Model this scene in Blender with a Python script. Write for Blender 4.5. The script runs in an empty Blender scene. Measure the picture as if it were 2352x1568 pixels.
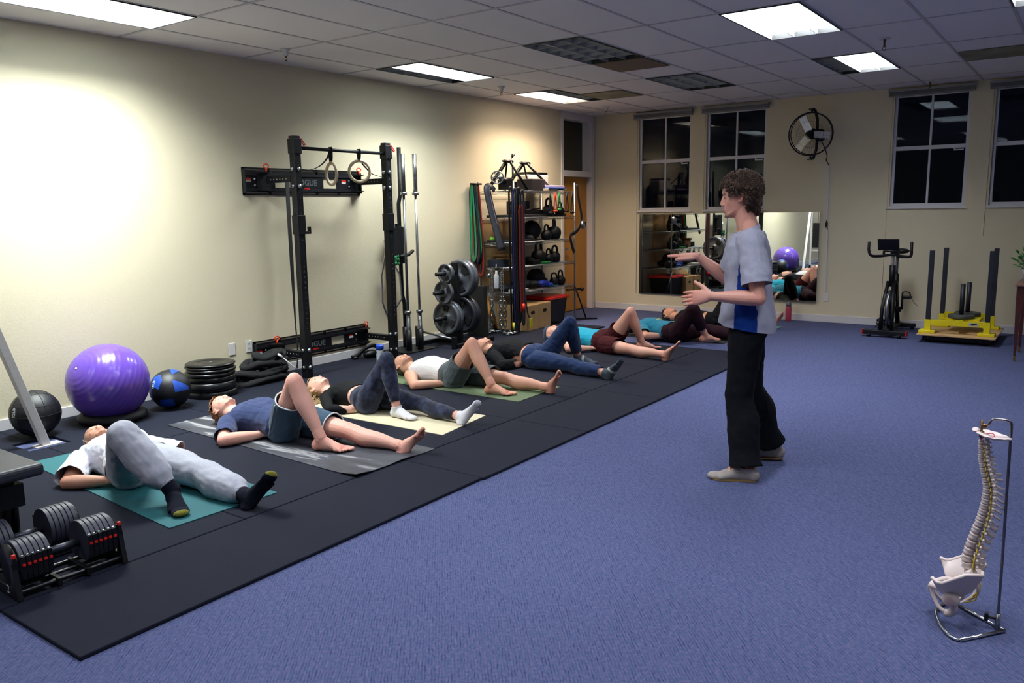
import bpy, bmesh, math, random
import numpy as np
from mathutils import Vector, Matrix, noise
random.seed(7)
S = bpy.context.scene
COL = S.collection
PI = math.pi
V3 = lambda *a: np.array(a, float)

# ---------------------------------------------------------------- camera
FPX, PITCH, ROLL, YAW = 1862.3, .1601, -.0169, -.6241
CAM = Vector((6.651, 0, 1.6))
YB, HC, XR, YN = 11.58, 3.056, 9.6, -3.2      # back wall, ceiling, right wall, near wall
F = Vector((math.sin(YAW)*math.cos(PITCH), math.cos(YAW)*math.cos(PITCH), -math.sin(PITCH)))
R0 = Vector((math.cos(YAW), -math.sin(YAW), 0)); U0 = R0.cross(F)
Rr = math.cos(ROLL)*R0 + math.sin(ROLL)*U0; Uu = -math.sin(ROLL)*R0 + math.cos(ROLL)*U0
cd = bpy.data.cameras.new('camera'); cd.sensor_width = 36; cd.lens = FPX/2352*36
cd.clip_start = .05; cd.clip_end = 60
camo = bpy.data.objects.new('camera', cd); COL.objects.link(camo)
camo.matrix_world = Matrix(((Rr.x, Uu.x, -F.x, CAM.x), (Rr.y, Uu.y, -F.y, CAM.y), (Rr.z, Uu.z, -F.z, CAM.z), (0, 0, 0, 1)))
S.camera = camo
# ---------------------------------------------------------------- world: night outside
w = bpy.data.worlds.new('night'); S.world = w; w.use_nodes = True
w.node_tree.nodes['Background'].inputs[0].default_value = (.004, .006, .012, 1)
w.node_tree.nodes['Background'].inputs[1].default_value = .12
S.view_settings.view_transform = 'Standard'; S.view_settings.look = 'None'
S.view_settings.gamma = 1; S.view_settings.exposure = 0.4; S.view_settings.use_curve_mapping = False
S.cycles.max_bounces = 7; S.cycles.diffuse_bounces = 3; S.cycles.glossy_bounces = 3
S.cycles.transmission_bounces = 4; S.cycles.transparent_max_bounces = 6
S.cycles.use_denoising = True; S.cycles.sample_clamp_indirect = 6; S.cycles.caustics_reflective = False
S.cycles.caustics_refractive = False

# ---------------------------------------------------------------- materials
MATS = {}
def lin(c):
    return tuple(((x/255)/12.92 if x/255 <= .04045 else ((x/255+.055)/1.055)**2.4) for x in c)
def mat(name, col=(200, 200, 200), rough=.6, metal=0., bump=0., bscale=200., var=0., vscale=6., spec=.5, emit=None, es=0., attr=False, sheen=0., coat=0.):
    if name in MATS: return MATS[name]
    m = bpy.data.materials.new(name); m.use_nodes = True; MATS[name] = m
    nt = m.node_tree; N = nt.nodes; K = nt.links; b = N['Principled BSDF']
    c = lin(col)+(1,)
    b.inputs['Base Color'].default_value = c; b.inputs['Roughness'].default_value = rough
    b.inputs['Metallic'].default_value = metal; b.inputs['Specular IOR Level'].default_value = spec
    if sheen: b.inputs['Sheen Weight'].default_value = sheen
    if coat: b.inputs['Coat Weight'].default_value = coat
    if emit: b.inputs['Emission Color'].default_value = lin(emit)+(1,); b.inputs['Emission Strength'].default_value = es
    tc = None
    if var or bump:
        tc = N.new('ShaderNodeTexCoord')
    src = None
    if attr:
        at = N.new('ShaderNodeAttribute'); at.attribute_name = 'Col'; src = at.outputs['Color']
    if var:
        n = N.new('ShaderNodeTexNoise'); n.inputs['Scale'].default_value = vscale; n.inputs['Detail'].default_value = 5
        K.new(tc.outputs['Object'], n.inputs['Vector'])
        mp = N.new('ShaderNodeMapRange'); mp.inputs[1].default_value = .3; mp.inputs[2].default_value = .7
        mp.inputs[3].default_value = 1-var; mp.inputs[4].default_value = 1+var
        K.new(n.outputs['Fac'], mp.inputs[0])
        mx = N.new('ShaderNodeMix'); mx.data_type = 'RGBA'; mx.blend_type = 'MULTIPLY'; mx.inputs[0].default_value = 1
        mx.inputs[6].default_value = c
        if src: K.new(src, mx.inputs[6])
        K.new(mp.outputs[0], mx.inputs[7]); src = mx.outputs[2]
    if src: K.new(src, b.inputs['Base Color'])
    if bump:
        n = N.new('ShaderNodeTexNoise'); n.inputs['Scale'].default_value = bscale; n.inputs['Detail'].default_value = 3
        K.new(tc.outputs['Object'], n.inputs['Vector'])
        bp = N.new('ShaderNodeBump'); bp.inputs['Strength'].default_value = bump; bp.inputs['Distance'].default_value = .01
        K.new(n.outputs['Fac'], bp.inputs['Height']); K.new(bp.outputs[0], b.inputs['Normal'])
    return m
def nodes(m): return m.node_tree.nodes, m.node_tree.links, m.node_tree.nodes['Principled BSDF']

# ---------------------------------------------------------------- mesh builder
def nrm(v):
    v = np.array(v, float); l = np.linalg.norm(v); return v/l if l > 1e-12 else v
def woff(o):
    p = Vector((0, 0, 0))
    while o is not None: p = p+o.location; o = o.parent
    return p
class G:
    def __init__(s): s.v = []; s.f = []; s.sm = []
    def add(s, V, Fc, smooth=False):
        b = len(s.v); s.v += [tuple(map(float, x)) for x in V]; s.f += [tuple(b+i for i in f) for f in Fc]; s.sm += [smooth]*len(Fc); return s
    def box(s, a, b, ax=None, c=None):
        """axis box from corner a to b; or centred box size a..b with axes ax at c"""
        (x0, y0, z0), (x1, y1, z1) = a, b
        P = [(x0, y0, z0), (x1, y0, z0), (x1, y1, z0), (x0, y1, z0), (x0, y0, z1), (x1, y0, z1), (x1, y1, z1), (x0, y1, z1)]
        if ax is not None: P = [np.array(c)+p[0]*np.array(ax[0])+p[1]*np.array(ax[1])+p[2]*np.array(ax[2]) for p in P]
        return s.add(P, [(0, 3, 2, 1), (4, 5, 6, 7), (0, 1, 5, 4), (1, 2, 6, 5), (2, 3, 7, 6), (3, 0, 4, 7)])
    def rbox(s, a, b, r=.01, n=3):
        """box with rounded vertical-plane edges on all 12 edges (chamfer profile)"""
        a = np.array(a, float); b = np.array(b, float); c = (a+b)/2; h = (b-a)/2; r = min(r, *(h*.98))
        st = [(-h[2], h[0]-r, h[1]-r)]
        prof = [(-h[2]+r-r*math.cos(t), r*math.sin(t)-r) for t in [PI/2*i/n for i in range(n+1)]]
        rings = []
        for z, o in prof+[(-z, o) for z, o in reversed(prof)]:
            ring = []
            for q, (sx, sy) in enumerate(((1, 1), (-1, 1), (-1, -1), (1, -1))):
                for i in range(n+1):
                    t = PI/2*q+PI/2*i/n
                    ring.append((c[0]+sx*(h[0]-r)+(r+o)*math.cos(t), c[1]+sy*(h[1]-r)+(r+o)*math.sin(t), c[2]+z))
            rings.append(ring)
        return s.loft(rings, True, True, smooth=False)
    def loft(s, rings, cap0=True, cap1=True, smooth=True, closed=True):
        n = len(rings[0]); V = [p for r in rings for p in r]; Fc = []
        m = n if closed else n-1
        for i in range(len(rings)-1):
            for j in range(m):
                k = (j+1) % n; Fc.append((i*n+j, i*n+k, (i+1)*n+k, (i+1)*n+j))
        if cap0: Fc.append(tuple(range(n-1, -1, -1)))
        if cap1: Fc.append(tuple((len(rings)-1)*n+j for j in range(n)))
        return s.add(V, Fc, smooth)
    def tube(s, pts, r, n=10, caps=True, side=None, r2=None, smooth=True, closed=False):
        pts = [np.array(p, float) for p in pts]; m = len(pts)
        rr = [r]*m if np.isscalar(r) else list(r)
        r2 = rr if r2 is None else ([r2]*m if np.isscalar(r2) else list(r2))
        T = []
        for i in range(m):
            if closed: t = pts[(i+1) % m]-pts[i-1]
            else: t = pts[min(i+1, m-1)]-pts[max(i-1, 0)]
            T.append(nrm(t))
        u = np.array(side, float) if side is not None else (np.cross(T[0], [0, 0, 1]) if abs(T[0][2]) < .9 else np.cross(T[0], [0, 1, 0]))
        rings = []
        for i in range(m):
            u = u-T[i]*(u@T[i]); u = nrm(u); w_ = np.cross(T[i], u)
            rings.append([pts[i]+rr[i]*math.cos(a)*u+r2[i]*math.sin(a)*w_ for a in [2*PI*k/n for k in range(n)]])
        if closed:
            V = [p for q in rings for p in q]; Fc = []
            for i in range(m):
                i2 = (i+1) % m
                for j in range(n): k = (j+1) % n; Fc.append((i*n+j, i*n+k, i2*n+k, i2*n+j))
            return s.add(V, Fc, smooth)
        return s.loft(rings, caps, caps, smooth)
    def cyl(s, p0, p1, r, n=24, r1=None, smooth=True):
        return s.tube([p0, p1], [r, r if r1 is None else r1], n, True, smooth=smooth)
    def lathe(s, prof, c=(0, 0, 0), axis=(0, 0, 1), n=32, smooth=True, closed=False):
        a = nrm(axis); u = nrm(np.cross(a, [1, 0, 0]) if abs(a[0]) < .9 else np.cross(a, [0, 1, 0])); w_ = np.cross(a, u); c = np.array(c, float)
        rings = [[c+a*h+max(r, 1e-5)*(math.cos(t)*u+math.sin(t)*w_) for t in [2*PI*k/n for k in range(n)]] for r, h in prof]
        if closed:
            rings.append(rings[0]); return s.loft(rings, False, False, smooth)
        return s.loft(rings, True, True, smooth)
    def ell(s, c, r, ax=None, n=16, m=10):
        c = np.array(c, float); ax = np.eye(3) if ax is None else np.array(ax, float); r = [r]*3 if np.isscalar(r) else r
        rings = []
        for i in range(m+1):
            ph = -PI/2+PI*i/m; cz = max(math.cos(ph), 1e-3)
            rings.append([c+ax[0]*r[0]*cz*math.cos(t)+ax[1]*r[1]*cz*math.sin(t)+ax[2]*r[2]*math.sin(ph) for t in [2*PI*k/n for k in range(n)]])
        return s.loft(rings)
    def prism(s, poly, h, o=(0, 0, 0), ax=((1, 0, 0), (0, 1, 0), (0, 0, 1)), smooth=False):
        """polygon (u,v) extruded from h[0] to h[1] along ax[2]"""
        o = np.array(o, float); ax = np.array(ax, float)
        rs = [[o+ax[0]*u+ax[1]*v+ax[2]*k for u, v in poly] for k in h]
        return s.loft(rs, smooth=smooth)
    def torus(s, c, R, r, axis=(0, 0, 1), n=32, m=10):
        a = nrm(axis); u = nrm(np.cross(a, [1, 0, 0]) if abs(a[0]) < .9 else np.cross(a, [0, 1, 0])); w_ = np.cross(a, u)
        return s.tube([np.array(c)+R*(math.cos(t)*u+math.sin(t)*w_) for t in [2*PI*k/n for k in range(n)]], r, m, closed=True)
    def xf(s, M):
        s.v = [tuple(M @ Vector(p)) for p in s.v]; return s
    def build(s, name, m, parent=None, world=True, mod=None):
        V = np.array(s.v, float)
        if parent is None:
            mn, mx = V.min(0), V.max(0); org = Vector(((mn[0]+mx[0])/2, (mn[1]+mx[1])/2, mn[2]))
        else: org = woff(parent) if world else Vector((0, 0, 0))
        V = V-np.array(org)
        me = bpy.data.meshes.new(name); me.from_pydata(V.tolist(), [], s.f)
        me.polygons.foreach_set('use_smooth', s.sm)
        me.materials.append(m); me.update()
        bm = bmesh.new(); bm.from_mesh(me); bmesh.ops.recalc_face_normals(bm, faces=bm.faces); bm.to_mesh(me); bm.free()
        o = bpy.data.objects.new(name, me); COL.objects.link(o)
        if parent is None: o.location = org
        else: o.parent = parent
        if mod == 'bevel': bev(o)
        return o
def bev(o, w=.003, seg=2):
    md = o.modifiers.new('bevel', 'BEVEL'); md.width = w; md.segments = seg; md.limit_method = 'ANGLE'; md.angle_limit = .6; return o
def tag(o, label, cat, group=None, kind=None):
    if label: o['label'] = label
    if cat: o['category'] = cat
    if group: o['group'] = group
    if kind: o['kind'] = kind
    return o
def lab(o, label): o['label'] = label; return o
def thing(name, label, cat, loc=(0, 0, 0), group=None):
    o = bpy.data.objects.new(name, None); COL.objects.link(o); o.location = loc; o.empty_display_size = .1
    return tag(o, label, cat, group)
def struct(o): o['kind'] = 'structure'; return o
def dup(root, loc, rot=None, label=None, group=None):
    r = root.copy(); COL.objects.link(r); r.location = loc
    if rot is not None: r.rotation_euler = rot
    if label: r['label'] = label
    if group: r['group'] = group
    def kids(a, b):
        for ch in list(a.children):
            c = ch.copy(); COL.objects.link(c); c.parent = b; kids(ch, c)
    kids(root, r); return r
def text_mesh(name, txt, size, m, loc, rot, parent=None, ext=.001, align='CENTER', bold=0.):
    cu = bpy.data.curves.new(name, 'FONT'); cu.body = txt; cu.size = size; cu.extrude = ext; cu.align_x = align; cu.align_y = 'CENTER'; cu.offset = bold
    cu.resolution_u = 2
    t = bpy.data.objects.new(name, cu); COL.objects.link(t)
    bpy.context.view_layer.update()
    me = bpy.data.meshes.new_from_object(t.evaluated_get(bpy.context.evaluated_depsgraph_get()))
    bpy.data.objects.remove(t); me.materials.clear(); me.materials.append(m)
    o = bpy.data.objects.new(name, me); COL.objects.link(o)
    if parent: o.parent = parent; o.location = Vector(loc)-woff(parent)
    else: o.location = loc
    o.rotation_mode = 'QUATERNION'; o.rotation_quaternion = rot
    return o
def face_rot(normal, up):
    n = Vector(nrm(normal)); u = Vector(nrm(up)); r = u.cross(n).normalized(); u = n.cross(r)
    return Matrix((r, u, n)).transposed().to_quaternion()
def arc(c, R, a0, a1, n, u=(1, 0, 0), v=(0, 1, 0)):
    c = np.array(c, float); u = np.array(u, float); v = np.array(v, float)
    return [c+R*(math.cos(a0+(a1-a0)*i/n)*u+math.sin(a0+(a1-a0)*i/n)*v) for i in range(n+1)]
def crv(P, n=6):
    """Catmull-Rom through points (any dimension)"""
    P = [np.array(p, float) for p in P]; Q = [2*P[0]-P[1]]+P+[2*P[-1]-P[-2]]; out = []
    for i in range(1, len(Q)-2):
        for k in range(n):
            t = k/n; a, b, c, d = Q[i-1:i+3]
            out.append(.5*((2*b)+(-a+c)*t+(2*a-5*b+4*c-d)*t*t+(-a+3*b-3*c+d)*t**3))
    return out+[P[-1]]
# ================================================================ ROOM
M_wall = mat('wall_paint', (218, 208, 180), .85, bump=.16, bscale=90, spec=.2)
M_ceil = mat('ceiling_tile', (232, 228, 230), .9, bump=.25, bscale=260, var=.03, vscale=300, spec=.1)
M_grid = mat('ceiling_grid', (188, 186, 190), .5)
M_white = mat('white_trim', (214, 212, 214), .45)
M_frame = mat('window_frame', (210, 210, 216), .5)
M_black = mat('black_metal', (8, 10, 16), .45, spec=.35, bump=.05, bscale=400)
M_blackp = mat('black_plastic', (9, 10, 15), .4, spec=.35)
M_rubber = mat('black_rubber', (11, 12, 17), .6, spec=.35, bump=.1, bscale=500)
M_chrome = mat('chrome', (205, 207, 210), .18, 1.)
M_steel = mat('brushed_steel', (150, 153, 158), .34, 1., var=.08, vscale=30)
M_bolt = mat('zinc_bolt', (190, 195, 200), .3, 1.)
M_wood = mat('birch_plywood', (196, 160, 110), .6, var=.12, vscale=5)
M_red = mat('red_plastic', (205, 30, 20), .4)
M_orange = mat('orange_paint', (225, 62, 20), .45)
# carpet: diagonal wavy cords in two blues with violet flecks
M_carpet = mat('carpet', (80, 88, 140), .95, spec=.1)
n_, k_, b_ = nodes(M_carpet)
tc = n_.new('ShaderNodeTexCoord'); mp = n_.new('ShaderNodeMapping'); mp.inputs['Rotation'].default_value = (0, 0, math.radians(49.7))
k_.new(tc.outputs['Object'], mp.inputs['Vector'])
wv = n_.new('ShaderNodeTexWave'); wv.wave_type = 'BANDS'; wv.bands_direction = 'Y'; wv.inputs['Scale'].default_value = 27; wv.inputs['Distortion'].default_value = 4.5
wv.inputs['Detail'].default_value = 3; wv.inputs['Detail Scale'].default_value = 1.2; wv.inputs['Detail Roughness'].default_value = .6
k_.new(mp.outputs[0], wv.inputs['Vector'])
ns = n_.new('ShaderNodeTexNoise'); ns.inputs['Scale'].default_value = 60; ns.inputs['Detail'].default_value = 4; k_.new(mp.outputs[0], ns.inputs['Vector'])
nl = n_.new('ShaderNodeTexNoise'); nl.inputs['Scale'].default_value = 1.3; k_.new(mp.outputs[0], nl.inputs['Vector'])
r1 = n_.new('ShaderNodeValToRGB'); e = r1.color_ramp.elements
e[0].position = .12; e[0].color = lin((56, 64, 95))+(1,); e[1].position = .38; e[1].color = lin((80, 88, 116))+(1,)
e2 = e.new(.8); e2.color = lin((86, 90, 119))+(1,); e3 = e.new(.97); e3.color = lin((96, 107, 140))+(1,)
mp2 = n_.new('ShaderNodeMapping'); mp2.inputs['Scale'].default_value = (16, 150, 1); k_.new(mp.outputs[0], mp2.inputs['Vector'])
nst = n_.new('ShaderNodeTexNoise'); nst.inputs['Scale'].default_value = 1; nst.inputs['Detail'].default_value = 2; k_.new(mp2.outputs[0], nst.inputs['Vector'])
mr = n_.new('ShaderNodeMapRange'); mr.inputs[1].default_value = .25; mr.inputs[2].default_value = .75; k_.new(nst.outputs['Fac'], mr.inputs[0])
mxf = n_.new('ShaderNodeMix'); mxf.inputs[0].default_value = .55; k_.new(wv.outputs['Fac'], mxf.inputs[2]); k_.new(mr.outputs[0], mxf.inputs[3])
k_.new(mxf.outputs[0], r1.inputs[0])
r2 = n_.new('ShaderNodeValToRGB'); e = r2.color_ramp.elements; e[0].position = .42; e[0].color = (.76, .86, 1, 1); e[1].position = .62; e[1].color = (1.2, 1.06, 1.12, 1)
k_.new(ns.outputs['Fac'], r2.inputs[0])
mx = n_.new('ShaderNodeMix'); mx.data_type = 'RGBA'; mx.blend_type = 'MULTIPLY'; mx.inputs[0].default_value = 1
k_.new(r1.outputs[0], mx.inputs[6]); k_.new(r2.outputs[0], mx.inputs[7])
r3 = n_.new('ShaderNodeMapRange'); r3.inputs[3].default_value = .93; r3.inputs[4].default_value = 1.07; k_.new(nl.outputs['Fac'], r3.inputs[0])
mx2 = n_.new('ShaderNodeMix'); mx2.data_type = 'RGBA'; mx2.blend_type = 'MULTIPLY'; mx2.inputs[0].default_value = 1
k_.new(mx.outputs[2], mx2.inputs[6]); k_.new(r3.outputs[0], mx2.inputs[7]); k_.new(mx2.outputs[2], b_.inputs['Base Color'])
bp = n_.new('ShaderNodeBump'); bp.inputs['Strength'].default_value = .5; bp.inputs['Distance'].default_value = .004
k_.new(mxf.outputs[0], bp.inputs['Height']); k_.new(bp.outputs[0], b_.inputs['Normal'])
# rubber mat
M_mat = mat('rubber_mat', (17, 21, 36), .85, bump=.25, bscale=350, var=.09, vscale=2.2, spec=.2)

struct(G().box((-.2, YN, -.1), (XR, YB, 0)).build('floor', M_carpet))
# lighting cut-outs are handled as troffers hung just below the tile plane; grid of tee bars
gx0, gy0 = 4.164, 6.221
g = G()
i = -7
while gx0+.61*i < XR:
    x = gx0+.61*i
    if x > .02: g.box((x-.012, YN, HC-.004), (x+.012, YB, HC))
    i += 1
j = -8
while gy0+1.22*j < YB:
    y = gy0+1.22*j
    if y > YN: g.box((0, y-.012, HC-.0045), (XR, y+.012, HC-.0005))
    j += 1
struct(g.build('trim_1', M_grid))
# left wall with the door recess near the corner
DY0, DY1 = 10.60, 11.50
g = G(); g.box((-.15, YN, 0), (0, DY0, HC)); g.box((-.15, DY1, 0), (0, YB, HC))
struct(g.build('wall_left', M_wall))
struct(G().box((-.15, YN-.15, 0), (XR, YN, HC)).build('wall_near', M_wall))
struct(G().box((XR, YN, 0), (XR+.15, YB, HC)).build('wall_right', M_wall))
# back wall with window openings
WIN = [(.79, 1.64), (1.885, 2.765), (4.41, 5.27), (5.53, 6.39), (7.3, 8.16), (8.42, 9.28)]
WZ0, WZ1 = 1.555, 2.965
g = G(); xs = [-.15]+[v for ab in WIN for v in ab]+[XR+.15]
for a, b in zip(xs[0::2], xs[1::2]): g.box((a, YB, 0), (b, YB+.16, HC))
for a, b in WIN: g.box((a, YB, 0), (b, YB+.16, WZ0)); g.box((a, YB, WZ1), (b, YB+.16, HC))
struct(g.build('wall_back', M_wall))
# baseboards
def base(name, a, b):
    struct(bev(G().box(a, b).build(name, M_white), .004))
base('baseboard_left', (0, YN, 0), (.014, DY0-.05, .10)); base('baseboard_back', (.02, YB-.014, 0), (XR, YB, .10))
base('baseboard_right', (XR-.014, YN, 0), (XR, YB-.02, .10)); base('baseboard_near', (.02, YN, 0), (XR-.02, YN+.014, .10))
# door in the left wall: white jamb, orange-brown leaf set back, dark transom above
M_door = mat('door_veneer', (186, 126, 44), .45, var=.10, vscale=3)
n_, k_, b_ = nodes(M_door)
M_glassd = mat('transom_glass', (30, 28, 22), .12)
g = G()
g.box((-.15, DY0-.03, 0), (.018, DY0+.03, HC)); g.box((-.15, DY1-.03, 0), (.018, DY1+.05, HC))
g.box((-.15, DY0, 2.10), (.014, DY1, 2.19)); g.box((-.15, DY0, HC-.11), (.014, DY1, HC))
g.box((-.15, DY1-.1, 2.19), (-.02, DY1, HC))
struct(bev(g.build('trim_2', M_white), .003))
d = struct(G().box((-.12, DY0+.03, .01), (-.08, DY1-.03, 2.10)).build('door_1', M_door))
G().cyl((-.08, DY0+.10, 1.0), (-.03, DY0+.10, 1.0), .011).tube([(-.03, DY0+.10, 1), (-.03, DY0+.22, 1)], .010).build('door_handle', M_steel, d)
struct(G().box((-.13, DY0+.03, 2.19), (-.12, DY1-.1, HC-.11)).build('window_5', M_glassd))
# windows on the back wall
gl = bpy.data.materials.new('window_glass'); gl.use_nodes = True; MATS['window_glass'] = gl
nt = gl.node_tree; nt.nodes.clear(); o_ = nt.nodes.new('ShaderNodeOutputMaterial'); tr = nt.nodes.new('ShaderNodeBsdfTransparent'); gs = nt.nodes.new('ShaderNodeBsdfGlossy')
gs.inputs['Roughness'].default_value = .015; fr = nt.nodes.new('ShaderNodeFresnel'); fr.inputs[0].default_value = 1.33; ms = nt.nodes.new('ShaderNodeMixShader')
nt.links.new(fr.outputs[0], ms.inputs[0]); nt.links.new(tr.outputs[0], ms.inputs[1]); nt.links.new(gs.outputs[0], ms.inputs[2]); nt.links.new(ms.outputs[0], o_.inputs[0])
tr.inputs[0].default_value = (.72, .76, .8, 1)
M_blind = mat('blind_slats', (140, 142, 146), .5)
for k, (a, b) in enumerate(WIN):
    root = bpy.data.objects.new('window_%d' % (k+6 if k == 4 else (k+1 if k < 4 else k+1)), None); COL.objects.link(root); root.location = (a, YB, WZ0); struct(root)
    g = G(); t = .035; y0, y1 = YB+.035, YB+.075
    g.box((a, y0, WZ0), (a+t, y1, WZ1)); g.box((b-t, y0, WZ0), (b, y1, WZ1)); g.box((a+t, y0+.001, WZ0), (b-t, y1-.001, WZ0+.05)); g.box((a+t, y0+.001, WZ1-.03), (b-t, y1-.001, WZ1))
    zm = 2.30; mm = (a+b)/2; g.box((a+t, y0+.002, zm-.025), (b-t, y1-.002, zm+.025)); g.box((mm-.013, y0+.004, WZ0+.05), (mm+.013, y1-.004, zm-.025)); g.box((mm-.013, y0+.004, zm+.025), (mm+.013, y1-.004, WZ1-.03))
    bev(g.build('window_frame', M_frame, root), .003)
    G().box((a+t, YB+.05, WZ0+.05), (b-t, YB+.054, WZ1-.03)).build('pane', gl, root)
    g = G(); g.box((a, YB, WZ0-.002), (b, YB+.035, WZ0+.012)); g.box((a-.035, YB-.022, WZ0-.02), (b+.035, YB+.004, WZ0)); bev(g.build('window_sill', M_white, root), .003)
    G().box((b-.16, YB+.024, 2.245), (b-.05, YB+.034, 2.262)).cyl((b-.16, YB+.02, 2.27), (b-.13, YB+.03, 2.25), .008).build('latch', M_white, root)
    G().box((a+.01, YB+.022, 1.66), (a+.026, YB+.034, 1.75)).build('crank', M_white, root)
    g = G(); g.box((a-.07, YB-.075, 3.0), (b+.04, YB-.005, 3.03))
    for q in range(5): g.box((a-.065, YB-.07, 2.955+.009*q), (b+.035, YB-.012, 2.959+.009*q))
    g.box((a-.065, YB-.068, 2.943), (b+.035, YB-.014, 2.953))
    bl = tag(g.build('window_blind', M_blind), ['raised grey slatted blind above the window next to the door', 'raised grey slatted blind above the window behind the instructor', 'raised grey slatted blind above the window right of the wall fan', 'raised grey slatted blind above the window over the yellow sled', 'raised grey slatted blind over the fifth window', 'raised grey slatted blind over the sixth window'][k], 'window blind', 'raised window blinds')
    G().tube([(a-.02, YB-.008, 2.95), (a-.025, YB-.008, 2.2), (a-.03, YB-.008, .28 if k % 2 == 0 else 1.2)], .0022, 5).build('cord', mat('blind_cord', (190, 180, 160), .8), bl)
# ---- recessed parabolic light fixtures
M_louv = mat('louver_white', (190, 196, 200), .3, .4)
M_can = mat('fixture_body', (40, 42, 40), .5)
FW, FL = .582, 1.192
CELLS = set()
M_lamp = {}
def lampmat(key, c, s):
    if key not in M_lamp: M_lamp[key] = mat('lamp_'+key, (255, 255, 255), .5, emit=c, es=s)
    return M_lamp[key]
def troffer(i, j, lit, color, label, power=17, cat='ceiling light'):
    CELLS.add((i, j)); x0 = gx0+.61*i+.014; y0 = gy0+1.22*j+.014; z0 = HC-.012; z1 = HC+.12
    cool = color
    t = thing('ceiling_light', label, cat, (x0+FW/2, y0+FL/2, HC-.012), 'recessed louvered ceiling lights')
    g = G()
    g.box((x0-.012, y0-.012, z0), (x0, y0+FL+.012, z1)); g.box((x0+FW, y0-.012, z0), (x0+FW+.012, y0+FL+.012, z1))
    g.box((x0, y0-.012, z0), (x0+FW, y0, z1)); g.box((x0, y0+FL, z0), (x0+FW, y0+FL+.012, z1)); g.box((x0-.012, y0-.012, z1), (x0+FW+.012, y0+FL+.012, z1+.01))
    g.build('frame', M_can, t)
    g = G(); h = .10 if any(lit) else .05
    for k in (1, 2): x = x0+FW*k/3; g.box((x-.003, y0, z0+.002), (x+.003, y0+FL, z0+(h if lit[k] == lit[k-1] else .124)))
    for k in range(1, 6): y = y0+FL*k/6; g.box((x0, y-.0025, z0+.002), (x0+FW, y+.0025, z0+h))
    g.box((x0, y0, z0+.002), (x0+.002, y0+FL, z0+.12)); g.box((x0+FW-.002, y0, z0+.002), (x0+FW, y0+FL, z0+.12))
    g.build('louver', M_louv, t)
    if not any(lit): G().box((x0+.001, y0+.001, z0+.122), (x0+FW-.001, y0+FL-.001, z0+.128)).build('reflector', M_louv, t)
    for k in range(3):
        xc = x0+FW*(k+.5)/3
        on = lit[k]
        G().cyl((xc, y0+.03, z0+.112), (xc, y0+FL-.03, z0+.112), .006, 12).build('tube', lampmat(color[0], color[1], 14.) if on else mat('tube_off', (120, 124, 122), .3), t)
        if on:
            ld = bpy.data.lights.new('tube_light', 'AREA'); ld.shape = 'RECTANGLE'; ld.size = FW/3-.02; ld.size_y = FL-.04
            ld.energy = power*1.75; ld.color = color[2]; 
            lo = bpy.data.objects.new('tube_light', ld); COL.objects.link(lo); lo.parent = t; lo.location = Vector((xc, y0+FL/2, z0+.109))-t.location
    return t
cool = ('cool', (225, 235, 255), (.90, .93, 1.)); warm = ('warm', (255, 226, 205), (1., .80, .62)); neu = ('neutral', (245, 250, 240), (.90, .97, .96))
LIT = (1, 1, 1)
troffer(-6, -3, LIT, neu, 'long bright ceiling light over the purple exercise ball, nearest the top corner', 46)
troffer(-6, 0, (0, 1, 1), neu, 'ceiling light with one dark strip, above the power rack', 38)
troffer(-6, 2, (1, 1, 0), warm, 'warm bright ceiling light above the shelf unit, half dark', 33)
troffer(-3, 0, (0, 0, 0), cool, 'unlit ceiling light beside the brown ceiling vent panel', cat='ceiling light')
troffer(-3, 2, (0, 0, 0), cool, 'unlit shiny ceiling light between the shelf unit and the wall fan')
troffer(0, 0, LIT, cool, 'fully lit ceiling light, all three strips bright, top of the room')
troffer(0, 2, (0, 1, 1), cool, 'ceiling light with dark strip, just before the wall fan')
for (i, j, l, lb) in ((0, -3, LIT, 'out-of-frame ceiling light over the open carpet between mats and spine model'), (3, -3, LIT, 'out-of-frame ceiling light nearly above the spine model'), (3, 0, (1, 0, 1), 'out-of-frame ceiling light beyond the spine model, above the side table row'), (-3, -3, (0, 0, 1), 'out-of-frame ceiling light above the feet of the people in front'),
                  (0, -5, LIT, 'out-of-frame ceiling light behind the photographer'), (-6, -6, LIT, 'out-of-frame ceiling light over the near end of the white-post wall'), (6, -3, (1, 1, 0), 'out-of-frame ceiling light by the wall opposite the rack')):
    troffer(i, j, l, cool, lb, 10)
g = G(); nx0 = -8; ny0 = -9
for i in range(nx0, 10):
    for j in range(ny0, 6):
        if (i, j) in CELLS: continue
        a = max(gx0+.61*i, -.2); b = min(gx0+.61*(i+1), XR+.1); c = max(gy0+1.22*j, YN-.1); d_ = min(gy0+1.22*(j+1), YB+.1)
        if b > a and d_ > c: g.box((a, c, HC), (b, d_, HC+.02))
struct(g.build('ceiling', M_ceil))
# brown return-air panels set in the grid
M_vent = mat('brown_vent', (112, 92, 78), .8, bump=.3, bscale=150); M_ventg = mat('stained_vent', (128, 124, 104), .8, var=.3, vscale=3)
def vent(x0, y0, x1, y1, m, label):
    g = G(); g.box((x0, y0, HC-.014), (x1, y1, HC-.004))
    tag(g.build('ceiling_vent', m), label, 'vent', 'ceiling vent panels')
vent(gx0-.61*3+.015, gy0+1.24, gx0-.61*2-.015, gy0+1.22+.59, M_vent, 'brown square ceiling vent panel at the end of an unlit light')
vent(gx0-.61*5+.015, gy0+1.22*3-.63, gx0-.61*4-.015, gy0+1.22*3-.015, M_ventg, 'stained olive ceiling vent panel beside the warm light near the door')
vent(gx0+.61*2+.015, gy0+1.22*3-.62, gx0+.61*3-.015, gy0+1.22*3-.015, M_ventg, 'stained green ceiling vent panel near the windows, cut by the picture edge')
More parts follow.
